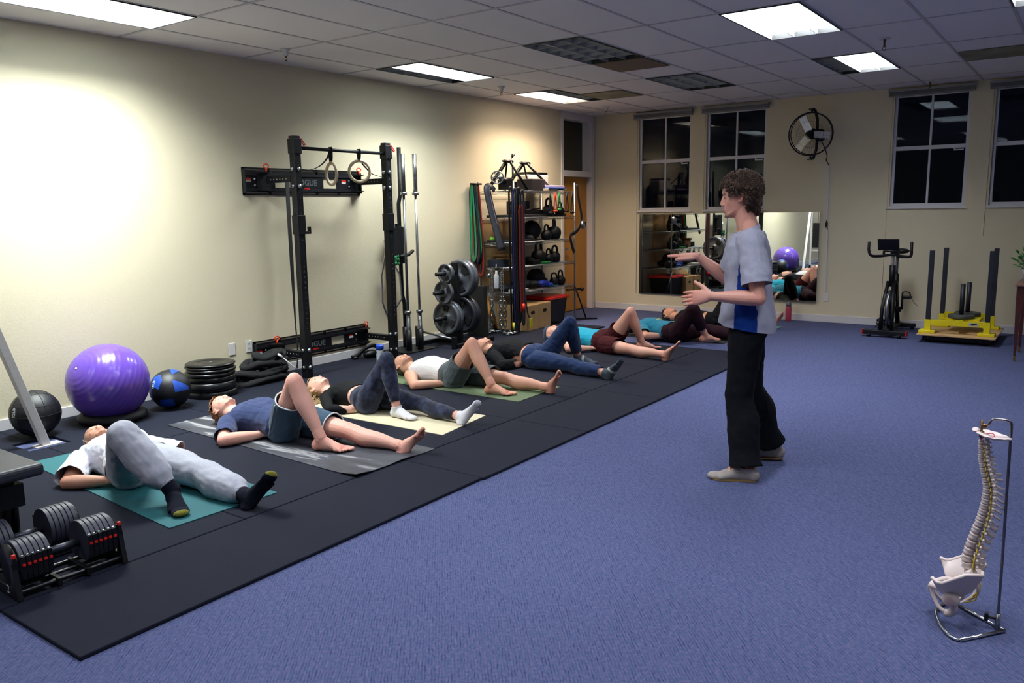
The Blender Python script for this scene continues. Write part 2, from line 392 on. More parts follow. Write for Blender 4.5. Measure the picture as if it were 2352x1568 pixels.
# sprinklers
M_spr = mat('sprinkler_white', (200, 200, 205), .4)
for x, y, lb in ((.63, 4.98, 'white sprinkler head over the wall left of the rack'), (.76, 8.05, 'white sprinkler head over the barbells'), (.73, 10.65, 'white sprinkler head above the door'), (4.97, 8.09, 'sprinkler head beside the lights near the wall fan'), (4.86, 11.21, 'small sprinkler head above the right window blind')):
    t = thing('sprinkler_head', lb, 'sprinkler', (x, y, HC-.09), 'ceiling sprinkler heads')
    G().lathe([(.045, 0), (.042, -.01), (.026, -.02), (.02, -.06)] if x < 1 else [(.05, 0), (.045, -.008)], (x, y, HC)).build('escutcheon', M_spr, t)
    g = G(); g.cyl((x, y, HC), (x, y, HC-.075), .009); g.tube(arc((x, y, HC-.085), .014, 0, 2*PI, 12, (1, 0, 0), (0, 0, 1)), .003, 6); g.cyl((x, y, HC-.103), (x, y, HC-.1), .013)
    g.build('nozzle', mat('brass', (110, 84, 60), .4, 1.), t)
# ---- rubber floor mats (x0,y0,x1,y1)
MZ = .018
rows = [(3.115, 3.768, [1.29, 3.69, 4.91, 6.13, 7.35, 8.62]), (1.285, 3.11, [1.29, 2.48, 3.69, 4.91, 6.13, 7.35, 8.62]), (.02, 1.28, [1.29, 2.55, 3.77, 4.99, 6.21, 7.43, 8.62, 9.65])]
nm = 0
for x0, x1, ys in rows:
    for q in range(len(ys)-1):
        a, b = ys[q], ys[q+1]; xa = x1-(.012 if (q == 0 and x0 > 3) else 0)
        if x0 < 1 and q == 0:
            g = G(); g.prism([(x0+.04, a), (xa-.004, a), (xa-.004, b-.004), (.78, b-.004), (.78, 2.44), (.50, 2.44), (.50, b-.004), (x0+.04, b-.004)], (.001, MZ))
        elif x0 < 1 and q == 1:
            g = G(); g.prism([(x0+.004, a), (.50, a), (.50, 2.72), (.78, 2.72), (.78, a), (xa-.004, a), (xa-.004, b-.004), (x0+.004, b-.004)], (.001, MZ))
        else: g = G(); g.box((x0+.002, a+.002, .001), (xa-.003, b-.003, MZ))
        where = ['carpet edge strip', 'middle row', 'wall row'][rows.index((x0, x1, ys))]
        near = ['in front of the dumbbells', 'by the person in grey sweatpants', 'by the person in the blue shirt', 'by the woman in leggings', 'by the person in the white tank top', 'by the person in the black shirt', 'by the person with the teal shirt and cap'][min(q+(0 if x0 < 3 else (0 if q == 0 else 1)), 6)]
        tag(bev(g.build('rubber_mat', M_mat), .003, 1), 'black rubber mat, %s, %s' % (where, near), 'floor mat', 'interlocking rubber gym mats')
# ================================================================ WALL RACK
def zp(y, x=0.): return V3(x, y, 0)
M_lab = mat('warning_label', (200, 190, 185), .6)
M_dk = mat('dark_navy_metal', (20, 22, 28), .4)
def wall_beam(z0, z1, label):
    t = thing('rack_wall_beam', label, 'wall bracket', (0, 5.64, z0), 'rack wall beams')
    y0, y1 = 4.885, 6.40
    zc = (z0+z1)/2
    # plate: frame of strips leaving slots at top and bottom and two rectangular windows
    g = G(); x0, x1 = .004, .012
    g.box((x0, y0, z1-.012), (x1, y1, z1)); g.box((x0, y0, z0), (x1, y1, z0+.012))
    g.box((x0, y0, z1-.048), (x1, y1, z1-.026)); g.box((x0, y0, z0+.026), (x1, y1, z0+.045))
    for y in [y0+.0+(y1-y0-.02)*k/5 for k in range(6)]: g.box((x0, y, z1-.048), (x1, y+.03, z1)); g.box((x0, y, z0), (x1, y+.03, z0+.045))
    wins = [(y0+.38, y0+.58), (y0+1.0, y0+1.19)]; last = y0
    for a, b in wins:
        g.box((x0, last, z0+.045), (x1, a, z1-.048)); g.box((x0, a, z0+.045), (x1, b, z0+.07)); g.box((x0, a, z1-.085), (x1, b, z1-.048)); last = b
    g.box((x0, last, z0+.045), (x1, y1, z1-.048))
    g.build('back_plate', M_black, t)
    g = G()
    for z in (z1-.062, z0+.05): g.box((.012, y0, z-.014), (.022, y1, z+.014))
    for y in (y0+.003, y1-.013): g.box((.012, y, z0+.02), (.05, y+.01, z1-.02))
    g.build('rail', M_dk, t)
    for y in (5.12, 6.34):
        g = G()
        for z in (z1-.05, z0+.04): g.prism([(.012, -.075), (.10, -.045), (.12, 0), (.10, .045), (.012, .075)], (z, z+.008), (0, y, 0))
        g.box((.012, y-.07, z0+.05), (.02, y+.07, z1-.05)); hb = g.build('hinge_bracket', M_black, t)
        G().tube(arc((.075, y, z1+.012), .02, 0, 2*PI, 14, (0, 1.5, 0), (0, 0, 1)), .006, 6).cyl((.075, y, z1-.045), (.075, y, z1-.008), .008, 10).build('hitch_pin', M_orange, hb)
        for dy in (-.055, -.095):
            for dz in (.02, -.04): G().cyl((.012, y+dy, zc+dz), (.018, y+dy, zc+dz), .011, 8).build('bolt', M_bolt, hb)
        o = G().box((.0125, y-.2, zc-.01), (.0135, y-.14, zc+.03)).build('warning_label', M_lab, t); G().box((.0136, y-.2, zc+.012), (.014, y-.14, zc+.03)).build('label_stripe', M_red, o)
    o = G().box((.0222, 5.62, z0+.06), (.0228, 5.69, z0+.075)).build('warning_label', M_red, t)
    text_mesh('lettering', 'ROGUE', .085, mat('letter_grey', (92, 96, 100), .5), (.0125, 5.655, zc-.008), face_rot((1, 0, 0), (0, 0, 1)), t, .001, bold=.002)
    return t
wall_beam(.125, .37, 'black slotted steel wall beam, lower one, just above the baseboard')
wall_beam(1.79, 2.05, 'black slotted steel wall beam, upper one behind the hanging rings')
def holes(g, x, y, zs, r=.0085):
    for z in zs: g.cyl((x-.0385, y, z), (x+.0385, y, z), r, 8); g.cyl((x, y-.0385, z), (x, y+.0385, z), r, 8)
rk = thing('folding_power_rack', 'black folding power rack on the left wall with pull-up bar', 'power rack', (.46, 5.75, MZ))
RX = .46
for y in (5.16, 6.37):
    p = bev(G().box((RX-.038, y-.038, MZ), (RX+.038, y+.038, 2.325)).build('upright', M_black, rk), .005)
    g = G(); holes(g, RX, y, [.5+.05*k for k in range(35) if not(1.2 < .5+.05*k < 1.35)]); g.build('hole', mat('hole_dark', (2, 2, 3), .9), p)
    for z in (.12, .29, 1.86, 2.02): G().cyl((RX, y-.052, z), (RX, y-.038, z), .02, 6).build('bolt', M_bolt, p); G().cyl((RX+.038, y, z), (RX+.05, y, z), .02, 6).build('bolt', M_bolt, p)
    g = G().box((RX-.046, y-.046, 2.16), (RX+.046, y+.046, 2.30)); bev(g.build('bar_sleeve', M_black, p), .004)
    G().tube([(RX+.03, y, 2.31), (RX+.035, y+.05, 2.30), (RX+.035, y+.10, 2.245), (RX+.035, y+.085, 2.235), (RX+.035, y+.04, 2.285)], .006, 6).build('hitch_pin', M_red, p)
    jz = 1.43
    g = G().box((RX-.045, y-.046, jz-.02), (RX+.045, y+.046, jz+.16)).box((RX-.02, y+.046 if y < 6 else y+.046, jz-.02), (RX+.02, y+.12, jz+.005)).box((RX-.02, y+.112, jz-.02), (RX+.02, y+.13, jz+.05))
    bev(g.build('j_hook', M_black, p), .004)
    for z in (.245, 1.93):
        g = G(); g.box((.07, y-.045, z-.03), (RX-.036, y+.015, z+.03)); a = bev(g.build('hinge_arm', M_black, rk), .004)
        g = G()
        for k in range(6): g.cyl((.14+.045*k, y-.0465, z), (.14+.045*k, y-.045, z), .007, 8)
        g.build('hole', mat('hole_light', (150, 148, 135), .8), a)
g = G().cyl((RX, 5.20, 2.215), (RX, 6.33, 2.215), .0165, 16); g.build('pull_up_bar', M_black, rk)
# rings
M_ringw = mat('ring_wood', (205, 190, 160), .5, var=.05, vscale=20); M_strap = mat('black_strap', (12, 13, 18), .8)
for (y, ax, lb) in ((5.60, (.25, 1., 0), 'wooden gymnastic ring seen edge-on, hanging from the pull-up bar'), (5.98, (.80, -.60, 0), 'wooden gymnastic ring seen as a full circle, hanging from the pull-up bar')):
    t = thing('gymnastic_ring', lb, 'ring', (RX, y, 1.9), 'gymnastic rings')
    zc = 1.985 if y < 5.8 else 2.02
    nn = nrm(ax); uu = nrm(np.cross(nn, [0, 0, 1]))
    G().torus((RX, y, zc), .105, .0155, nn, 40, 10).build('hoop', M_ringw, t)
    g = G(); zt = 2.215
    g.tube([V3(RX, y-.0, zt-.02)+q for q in [V3(0, 0, 0), V3(.02, 0, .01), V3(.018, 0, .036), V3(-.018, 0, .036), V3(-.02, 0, .01)]], .004, 6, closed=True, side=(0, 1, 0), r2=.019)
    g.tube([(RX+.017, y, zt+.01), (RX+.012, y, zc+.15), tuple(V3(RX, y, zc+.102)+uu*.0)], .0025, 6, side=(0, 1, 0), r2=.019)
    g.tube([(RX-.017, y, zt+.01), (RX-.012, y, zc+.15), (RX-.002, y, zc+.10)], .0025, 6, side=(0, 1, 0), r2=.019)
    sg = -1 if y < 5.8 else 1
    if sg < 0: g.tube(crv([(RX, y-.01, 2.2), (RX, y-.06, 2.12), (RX, y-.16, 2.05), (RX, y-.28, 2.015), (RX, y-.36, 2.02)], 5), .0025, 6, side=(0, 0, 1), r2=.016)
    else: g.tube(crv([(RX+.02, y+.02, 2.10), (RX+.02, y+.08, 2.05), (RX, y+.18, 2.0), (RX, y+.34, 1.965)], 5), .002, 6, side=(0, 0, 1), r2=.014)
    g.build('strap', M_strap, t)
# long resistance band on the left upright
g = G(); g.tube([(.13, 5.315, 1.93), (.13, 5.315, 1.1), (.15, 5.30, .55), (.15, 5.30, .50)], [.003]*4, 8, side=(1, .3, 0), r2=[.036, .032, .014, .008])
g.tube(crv([(.15, 5.30, .5), (.16, 5.30, .3), (.15, 5.30, .16), (.17, 5.27, .06)], 5), .007, 6); g.tube([(.04, 5.315, 1.93), (.13, 5.315, 1.935)], .012, 6)
tag(g.build('resistance_band', M_strap), 'long black band hanging from the upper wall beam behind the rack', 'resistance band')
# outlet plates on the left wall
M_plate = mat('outlet_white', (220, 218, 216), .4)
def outlet(name, y, z, label, wall='L', sock=True):
    if wall == 'L': q = lambda a, b: ((0.0005, y-a, z-b), (.007, y+a, z+b)); n = V3(1, 0, 0)
    else: q = lambda a, b: ((y-a, YB-.007, z-b), (y+a, YB-.0005, z+b)); n = V3(0, -1, 0)
    o = tag(bev(G().box(*q(.036, .058)).build(name, M_plate), .003), label, 'wall plate', 'wall plates')
    if sock:
        g = G()
        for dz in (-.022, .022):
            if wall == 'L':
                g.box((.007, y-.016, z+dz-.013), (.0075, y+.016, z+dz+.013))
        if wall == 'L': g.build('socket', mat('socket_ivory', (196, 194, 192), .4), o)
        g = G()
        for dz in (-.022, .022):
            for da in (-.007, .007):
                c = (.0078, y+da, z+dz+.003) if wall == 'L' else (y+da, YB-.0078, z+dz+.003)
                e = V3(.0004, .0013, .004) if wall == 'L' else V3(.0013, .0004, .004)
                g.box(tuple(V3(*c)-e), tuple(V3(*c)+e))
        g.build('slot', mat('slot_dark', (40, 40, 40), .6), o)
    return o
outlet('blank_plate', 4.645, .335, 'blank white wall plate beside the socket', sock=False)
outlet('power_outlet', 4.838, .335, 'white power outlet next to the lower rack beam')
outlet('power_outlet', 3.665, .345, 'white power outlet below the fan conduit on the back wall', 'B')
# conduit for the fan
g = G().box((3.622, YB-.018, 1.40), (3.644, YB, 2.13)); o = tag(g.build('cable_conduit', M_white), 'white vertical cable conduit below the wall fan, in two pieces', 'conduit')
G().box((3.64, YB-.018, .42), (3.662, YB, 1.27)).build('lower_conduit', M_white, o)
G().tube(crv([(3.633, YB-.01, 1.40), (3.633, YB-.012, 1.34), (3.645, YB-.012, 1.30), (3.65, YB-.012, 1.27)], 4), .006, 6).box((3.625, YB-.03, 1.31), (3.65, YB-.005, 1.37)).build('plug', M_blackp, o)
# ================================================================ BARBELLS in their floor stand
st = thing('bar_holder', 'low black tube stand holding the upright barbells', 'bar stand', (.2, 6.9, MZ))
g = G().box((.04, 6.62, MZ), (.44, 7.13, MZ+.012)); g.build('base_plate', M_black, st)
for (x, y) in ((.10, 6.95), (.32, 6.77), (.37, 6.91), (.20, 7.06)):
    G().lathe([(.034, MZ+.012), (.034, .27), (.029, .27), (.029, MZ+.02)], (x, y, 0), n=20).build('holder_tube', M_black, st)
def barbell(x, y, label, m):
    t = thing('barbell', label, 'barbell', (x, y, MZ+.02), 'barbells standing in the holder')
    z0 = MZ+.021; Lb = 2.2
    for a, b in ((0, .42), (Lb-.42, Lb)):
        G().cyl((x, y, z0+a), (x, y, z0+b), .025, 24).build('sleeve', m, t)
    for a in (.42, Lb-.45): G().cyl((x, y, z0+a), (x, y, z0+a+.03), .038, 24).build('collar', M_steel, t)
    G().cyl((x, y, z0+.45), (x, y, z0+Lb-.45), .0145, 16).build('shaft', m, t)
barbell(.32, 6.77, 'grey steel barbell standing upright, closer to the power rack', mat('matte_steel', (112, 116, 120), .45, 1.))
barbell(.37, 6.91, 'shiny steel barbell standing upright, farther from the power rack', mat('bright_steel', (190, 192, 196), .25, 1., var=.25, vscale=5))
g = G(); x, y = .10, 6.95
g.tube([(x, y, MZ+.021), (x, y, .55), (x, y-.035, .66), (x, y-.035, 1.70), (x, y, 1.80), (x, y, 2.33)], .024, 12)
o = tag(g.build('trap_bar', M_black), 'tall black bent specialty bar behind the grey barbell', 'barbell')
g = G().box((.09, 6.72, 1.02), (.20, 6.88, 1.44)); 
for z in (1.05, 1.40): g.cyl((.15, 6.66, z), (.15, 6.95, z), .03, 12)
g.tube([(.2, 6.80, 1.10), (.24, 6.9, 1.12), (.22, 7.0, 1.16)], .022, 8)
bev(g.build('squat_pad', M_rubber, o), .01)
g = G(); random.seed(3)
for k in range(26): g.ell((.23+random.uniform(-.02, .02), 6.70+random.uniform(-.03, .03), 1.07+random.uniform(-.05, .04)), (.01, .012, .02), n=6, m=4)
g.build('green_pompom', mat('green_band', (24, 110, 60), .7), o)
g = G(); pts = [(.16, 6.60, 1.30), (.16, 6.62, 1.17), (.16, 6.53, .90), (.16, 6.53, .60), (.16, 6.63, .36)]
g.tube(pts, .012, 10); g.tube([(.16, 6.62, 1.12), (.16, 6.66, 1.10)], .010, 8); g.tube([(.16, 6.62, 1.17), (.2, 6.78, .9), (.2, 6.80, .62), (.16, 6.66, .45)], .012, 8)
tag(g.build('tricep_bar', M_chrome), 'bent chrome bar hanging beside the rack upright', 'bar handle')
# ================================================================ PLATE TREE
M_plt = mat('plate_grey', (92, 96, 104), .36, .4); M_pltd = mat('plate_black', (44, 46, 54), .38, .3)
def wplate(g, R, wd, hub=.028, sl=3):
    """olympic plate standing, axis +Y, centred at origin from y=0..wd ; slots cut as dark recesses"""
    g.lathe([(hub, 0), (hub*1.9, 0), (hub*2.0, wd*.2), (R*.80, wd*.25), (R*.84, 0), (R*.97, 0), (R, wd*.15), (R, wd*.85), (R*.97, wd), (R*.84, wd), (R*.80, wd*.75), (hub*2, wd*.8), (hub*1.9, wd), (hub, wd)], (0, 0, 0), (0, 1, 0), 40, closed=True)
def slots(R, wd, rot=0.):
    g = G()
    for k in range(3):
        a0 = rot+k*2*PI/3; P = []
        for i in range(9): a = a0-.38+.76*i/8; P.append((R*.74*math.cos(a), R*.74*math.sin(a)))
        for i in range(9): a = a0+.34-.68*i/8; P.append((R*.42*math.cos(a), R*.42*math.sin(a)))
        g.prism(P, (wd*.12, wd*.88), (0, 0, 0), ((1, 0, 0), (0, 0, 1), (0, 1, 0)))
    return g
tr = thing('plate_tree', 'black plate rack stand with pegs, left of the shelf unit', 'plate rack', (.42, 7.5, MZ))
ty = 7.50; tx = .42
g = G()
g.box((tx-.3, ty-.33, MZ), (tx-.25, ty+.40, MZ+.05)); g.box((tx+.22, ty-.33, MZ), (tx+.27, ty+.40, MZ+.05)); g.box((tx-.28, ty-.02, MZ+.01), (tx+.25, ty+.03, MZ+.05))
g.box((tx-.3, ty-.36, MZ), (tx-.25, ty-.31, .22)); g.box((tx+.22, ty-.36, MZ), (tx+.27, ty-.31, .16))
bev(g.build('base', M_black, tr), .004)
g = G().prism([(tx-.16, MZ+.05), (tx+.10, MZ+.05), (tx+.035, 1.0), (tx-.035, 1.0)], (ty-.022, ty+.022), (0, 0, 0), ((1, 0, 0), (0, 0, 1), (0, 1, 0))); bev(g.build('post', M_black, tr), .005)
G().tube([(tx-.27, ty-.335, .19), (tx+.24, ty-.335, .13)], .013, 10).build('front_bar', M_steel, tr)
TP = [(tx+.02, .88, -1, .115, .05, 'small grey weight plate on the top left peg of the plate tree', 1), (tx-.02, .655, -1, .14, .045, 'grey weight plate on the middle left peg of the plate tree', 1),
      (tx-.02, .345, -1, .20, .05, 'large grey weight plate on the lowest left peg, outer one', 2), (tx+.0, .80, 1, .225, .06, 'big grey weight plate on the upper right side of the plate tree', 2), (tx+.02, .36, 1, .225, .06, 'big dark weight plate on the lower right side of the plate tree', 2)]
for (x, z, sd, R, wd, lb, nn) in TP:
    G().cyl((x, ty+sd*.02, z), (x, ty+sd*.36, z), .024, 16).build('peg', M_black, tr)
    for q in range(nn):
        off = .06+q*(wd+.012) if nn > 1 else .16
        g = G(); wplate(g, R, wd); o = g.build('weight_plate', M_plt if sd < 0 or z > .6 else M_pltd, thing_tmp) if False else None
        me = G(); wplate(me, R, wd)
        yy = ty+sd*off-(wd if sd < 0 else 0)
        me.v = [(a+x, b+yy, c+z) for a, b, c in me.v]
        lb2 = lb if (q == nn-1) else lb.replace('outer one', 'inner one')+('' if 'outer' in lb else ', inner of two')
        o = tag(me.build('weight_plate', M_plt if sd < 0 or z > .6 else M_pltd), lb2, 'weight plate', 'weight plates on the plate tree')
        s_ = slots(R, wd, .5+z*3); s_.v = [(a+x, b+yy, c+z) for a, b, c in s_.v]; s_.build('slot', mat('slot_black', (10, 10, 12), .8), o)
# black kettlebell ball on the floor & foam box right of the tree
kx, ky = .55, 7.78
G
tag(bev(G().box((.14, 8.06, MZ), (.42, 8.14, .665)).build('foam_board', mat('black_foam', (9, 9, 13), .8)), .006), 'upright black foam board between plate tree and shelf unit', 'foam board')
# ================================================================ BALLS
M_purple = mat('purple_vinyl', (96, 66, 168), .27, coat=.2, spec=.5)
n_, k_, b_ = nodes(M_purple)
bc = V3(.42, 3.215, .322); br = .302
ax = nrm(V3(.12, -.82, .50))   # valve axis, pointing up towards the viewer
def ball_rings(c, r, ax, n=96, m=90):
    a = nrm(ax); u = nrm(np.cross(a, [0, 0, 1])); w_ = np.cross(a, u); rings = []
    for i in range(m+1):
        ph = -PI/2+PI*i/m; d = 1.0
        q = (ph+PI/2)/PI
        if abs(ph) < 1.35 and (i % 4 == 0): d = .9942
        if abs(ph) > 1.53: d = .992
        cz = max(math.cos(ph), 1e-3)
        rings.append([c+r*d*(cz*(math.cos(t)*u+math.sin(t)*w_)+math.sin(ph)*a) for t in [2*PI*k/n for k in range(n)]])
    return rings
t = tag(G().loft(ball_rings(bc, br, ax)).build('exercise_ball', M_purple), 'large shiny purple exercise ball resting on a black ring base', 'exercise ball')
G().cyl(bc+ax*br*.985, bc+ax*br*1.004, .009, 12).build('valve_plug', M_white, t)
G().lathe([(.17, .0), (.23, .0), (.255, .025), (.252, .05), (.228, .072), (.200, .074), (.178, .055)], (.42, 3.225, MZ), n=48, closed=True).build('ball_base', M_rubber)
tag(bpy.data.objects['ball_base'], 'black ring base under the purple exercise ball', 'ball base')
def seams(c, r, base_ax, m, parent, dens=3):
    g = G(); A = [nrm(v) for v in base_ax]
    for a in A:
        u = nrm(np.cross(a, [.3, .2, 1])); w_ = np.cross(a, u)
        for h in ((-.42, 0, .42) if dens == 3 else (0,)):
            rr = math.sqrt(1-h*h)*r*1.001
            g.tube([c+a*h*r*1.001+rr*(math.cos(t)*u+math.sin(t)*w_) for t in [2*PI*k/64 for k in range(64)]], .0018, 5, closed=True)
    return g.build('seam', m, parent)
mb = V3(.40, 2.665, MZ+.170)
t = tag(G().ell(mb, .169, n=48, m=32).build('medicine_ball', mat('black_leather', (18, 20, 25), .42, bump=.2, bscale=300)), 'plain black medicine ball behind the slanted white post', 'medicine ball', 'medicine balls')
seams(mb, .169, [(1, 0, 0), (0, 1, 0), (0, 0, 1)], mat('seam_black', (5, 5, 7), .8), t)
def sph_text(name, txt, size, c, r, dirv, up, parent, m):
    d = nrm(dirv); o = text_mesh(name, txt, size, m, Vector(c)+Vector(d)*(r+.001), face_rot(d, up), parent, .0006, bold=.0006); return o
M_prt = mat('print_white', (200, 205, 210), .6)
camv = lambda c: nrm(V3(*CAM)-V3(*c))
sd = nrm(np.cross(camv(mb), [0, 0, 1]))
sph_text('weight_print', '12LB', .034, mb, .169, nrm(camv(mb)*.60+sd*.78+V3(0, 0, .1)), sd*.9+V3(0, 0, .15), t, M_prt)
b2 = V3(.47, 3.70, MZ+.163)
t = tag(G().ell(b2, .162, n=48, m=32).build('medicine_ball', mat('black_leather', ())), 'black and blue medicine ball beside the purple ball', 'medicine ball', 'medicine balls')
M_blue = mat('blue_vinyl', (24, 70, 168), .5)
cv = camv(b2); sv = nrm(np.cross(cv, [0, 0, 1])); uv = np.cross(sv, cv)
def patch(c, r, ctr, pts, m, parent):
    d = nrm(ctr); a = nrm(np.cross([0, 0, 1], d)); b = np.cross(d, a); g = G(); P0 = []; n = 7
    rings = []
    for s_ in [i/n for i in range(n+1)]:
        ring = []
        for i in range(len(pts)):
            for k in range(6):
                p = (V3(*(pts[i]+(0,)))*(1-k/6)+V3(*(pts[(i+1) % len(pts)]+(0,)))*(k/6))*1.3
                q = nrm(d+(a*p[0]+b*p[1])*s_); ring.append(c+q*(r+.0018))
        rings.append(ring)
    return g.loft(rings, True, False).build('blue_panel', m, parent)
def dd(a, b, c_): return cv*c_+sv*-a+uv*b      # a: to the picture's left is negative
patch(b2, .162, -sv*-.30*-1+cv*.9+uv*.12+sv*-.25, [(-.30, .34), (.42, -.12), (.38, -.22), (-.30, -.22)], M_blue, t)
patch(b2, .162, cv*.62+sv*.66+uv*.42, [(-.30, .20), (.05, .36), (.30, .1), (.26, -.30), (-.05, -.22)], M_blue, t)
patch(b2, .162, cv*.25-sv*.12+uv*.98, [(-.40, -.22), (.10, -.30), (.42, .05), (.2, .22)], M_blue, t)
patch(b2, .162, cv*.62+sv*.25-uv*.75, [(-.3, -.2), (.35, -.2), (.3, .25), (-.2, .22)], M_blue, t)
patch(b2, .162, cv*.1+sv*.99-uv*.2, [(-.3, -.3), (.3, -.3), (.3, .3), (-.3, .3)], M_blue, t)
sph_text('weight_print', '18LB', .034, b2, .162, cv*.60+sv*.78+uv*.28, sv*.9+uv*.2, t, M_prt)
# bumper plates
M_bump = mat('bumper_rubber', (14, 15, 18), .3)
zz = MZ
for k, (h, R) in enumerate(((.062, .214), (.078, .211), (.05, .214), (.036, .214), (.03, .211), (.022, .211), (.022, .214))):
    bx, by = .325+.006*math.sin(k*2.1), 4.185+.006*math.cos(k*3.3)
    g = G().lathe([(.025, .004), (R*.5, .004), (R*.53, .0), (R-.012, 0), (R, .008), (R, h-.009), (R-.012, h-.001), (R*.55, h-.001), (R*.52, h-.005), (.06, h-.005), (.05, h-.001), (.025, h-.001)], (bx, by, zz), n=48, closed=True)
    o = tag(g.build('bumper_plate', M_bump), 'black bumper plate, %s in the stack by the wall' % ['bottom one', 'second from the bottom', 'third from the bottom', 'middle one', 'third from the top', 'second from the top', 'top one'][k], 'weight plate', 'stacked black bumper plates')
    if k == 6: G().lathe([(.026, h-.004), (.034, h-.002), (.034, h-.008)], (bx, by, zz), n=24).build('hub_ring', M_steel, o)
    zz += h
# white slanted post of the cable machine
wp = thing('white_machine_post', 'slanted white steel post standing in front of the black medicine ball', 'machine post', (.66, 2.60, .0))
M_cream = mat('white_enamel', (205, 200, 196), .45, var=.04, vscale=30)
a = V3(.655, 2.60, .004); b = V3(.66, 2.00, 2.15); d = nrm(b-a); u = V3(1, 0, 0); w_ = np.cross(d, u)
Ln = np.linalg.norm(b-a)
bev(G().box((-.028, -.028, 0), (.028, .028, Ln), (u, w_, d), a).build('post', M_cream, wp), .003)
G().box((.61, 2.52, .001), (.70, 2.70, .007)).build('foot_plate', M_cream, wp)
# more of the cable machine beyond the frame, seen in the mirror
cm = thing('cable_machine', 'white cable machine with black weight shroud, seen in the mirror', 'cable machine', (.7, 1.6, MZ))
g = G(); g.box((.42, 1.30, MZ), (.47, 1.35, 2.2)); g.box((.95, 1.30, MZ), (1.0, 1.35, 2.2)); g.box((.42, 1.30, 2.15), (1.0, 1.35, 2.2)); g.box((.42, 1.30, MZ), (1.0, 1.35, .07)); g.box((.42, 1.3, .42), (1.0, 1.33, .47))
bev(g.build('frame', M_cream, cm), .003); bev(G().box((.49, 1.28, .52), (.93, 1.37, 1.15)).build('shroud', M_black, cm), .004)
G().cyl((.6, 1.32, 1.15), (.6, 1.32, 2.15), .006, 6).cyl((.82, 1.32, 1.15), (.82, 1.32, 2.15), .006, 6).build('guide_rod', M_steel, cm)
# black battle rope heap
M_rope = mat('black_rope', (15, 16, 20), .9, bump=.6, bscale=120)
random.seed(11); g = G()
for lay, (n_p, R_, hh, cy) in enumerate(((70, .23, .03, 4.76), (64, .20, .10, 4.80), (56, .17, .17, 4.86), (40, .12, .24, 4.92))):
    P = []
    for k in range(n_p):
        a = k*.62+lay; rad = R_*(.55+.45*math.sin(k*.37+lay)**2)
        P.append((max(.05, .20+rad*.75*math.cos(a)), cy+rad*1.45*math.sin(a), MZ+hh+.022*math.sin(k*1.9+lay)))
    g.tube(crv(P, 3), .025, 7)
rp = tag(g.build('battle_rope', M_rope), 'heap of thick black rope on the floor below the lower wall beam', 'rope')
G().tube(crv([(.33, 4.98, .23), (.40, 5.02, .16), (.42, 5.06, .12)], 4), .006, 6).cyl((.33, 4.975, .235), (.30, 4.94, .27), .012, 8).build('white_clip', M_white, rp)
# wrist wraps by the baseboard
g = G(); g.tube(crv([(.13, 6.05, MZ+.03), (.16, 6.12, .06), (.20, 6.2, .13), (.22, 6.3, .15), (.26, 6.37, .10), (.24, 6.33, .04), (.2, 6.22, .035)], 5), .022, 8, side=(0, 0, 1), r2=.012)
g.ell((.20, 6.27, .06), (.06, .10, .045)).ell((.14, 6.1, .035), (.03, .05, .02)); tag(g.build('headset', M_blackp), 'black looped strap or headset lying by the baseboard', 'gear')
t = thing('water_bottle', 'clear water bottle with a blue cap behind the woman\'s knee', 'bottle', (.75, 5.87, MZ))
x, y = .75, 5.87
G().lathe([(.0, 0), (.036, .0), (.038, .01), (.038, .15), (.033, .165), (.037, .18), (.03, .20)], (x, y, MZ), n=24).build('bottle_body', mat('clear_plastic', (170, 180, 190), .15), t)
G().lathe([(.04, .20), (.04, .235), (.036, .245), (0, .246)], (x, y, MZ), n=24).build('cap', mat('blue_cap', (20, 70, 190), .35), t)
# ================================================================ WALL FAN
fn = thing('wall_fan', 'black round wall fan with steel blades on the back wall', 'fan', (3.49, 11.35, 2.53))
fc = V3(3.455, 11.27, 2.53); fr_ = .275; fa = nrm(V3(.10, -1, -.12)); fu = nrm(np.cross([0, 0, 1], fa)); fv = np.cross(fa, fu)
g = G(); g.torus(fc, fr_, .009, fa, 64, 8); g.torus(fc-fa*.10, fr_-.005, .006, fa, 64, 8); g.torus(fc+fa*.055, .05, .004, fa, 24, 6); g.torus(fc+fa*.04, .17, .0015, fa, 48, 5); g.torus(fc-fa*.13, .06, .004, fa, 24, 6)
for k in range(44):
    a = 2*PI*k/44; e = math.cos(a)*fu+math.sin(a)*fv
    g.tube([fc+e*.045+fa*.058, fc+e*.15+fa*.047, fc+e*.24+fa*.025, fc+e*fr_, fc+e*(fr_-.005)-fa*.10, fc+e*.06-fa*.13], .0007, 4)
g.build('cage', M_black, fn)
G().cyl(fc+fa*.03, fc-fa*.02, .042, 24).build('hub', M_black, fn)
for k, an in enumerate((2.02, 4.02, 6.18)):
    e = math.cos(an)*fu+math.sin(an)*fv; q = np.cross(fa, e); tw = .42 if k != 1 else .15
    q2 = q*math.cos(tw)+fa*math.sin(tw); n2 = np.cross(e, q2)
    g = G(); g.box((-.048, .045, -.0015), (.048, .245, .0015), (q2, e, n2), fc)
    for r_ in (-.03, 0, .03): g.box((r_-.004, .06, .0015), (r_+.004, .22, .005), (q2, e, n2), fc)
    bev(g.build('blade', mat('fan_blade', (226, 222, 214), .3, .55), fn), .001)
g = G().cyl(fc-fa*.03, fc-fa*.14, .07, 20); g.build('motor', M_black, fn)
g = G(); g.tube([fc+V3(.03, .06, .32), fc+V3(.05, .12, .2), fc+V3(.05, .15, 0), fc+V3(.05, .12, -.2), fc+V3(.03, .06, -.32)], .018, 8)
g.tube([fc+V3(.05, .15, 0), V3(3.5, YB, 2.53)], .03, 10); g.cyl((3.5, YB-.02, 2.53), (3.5, YB, 2.53), .08, 20)
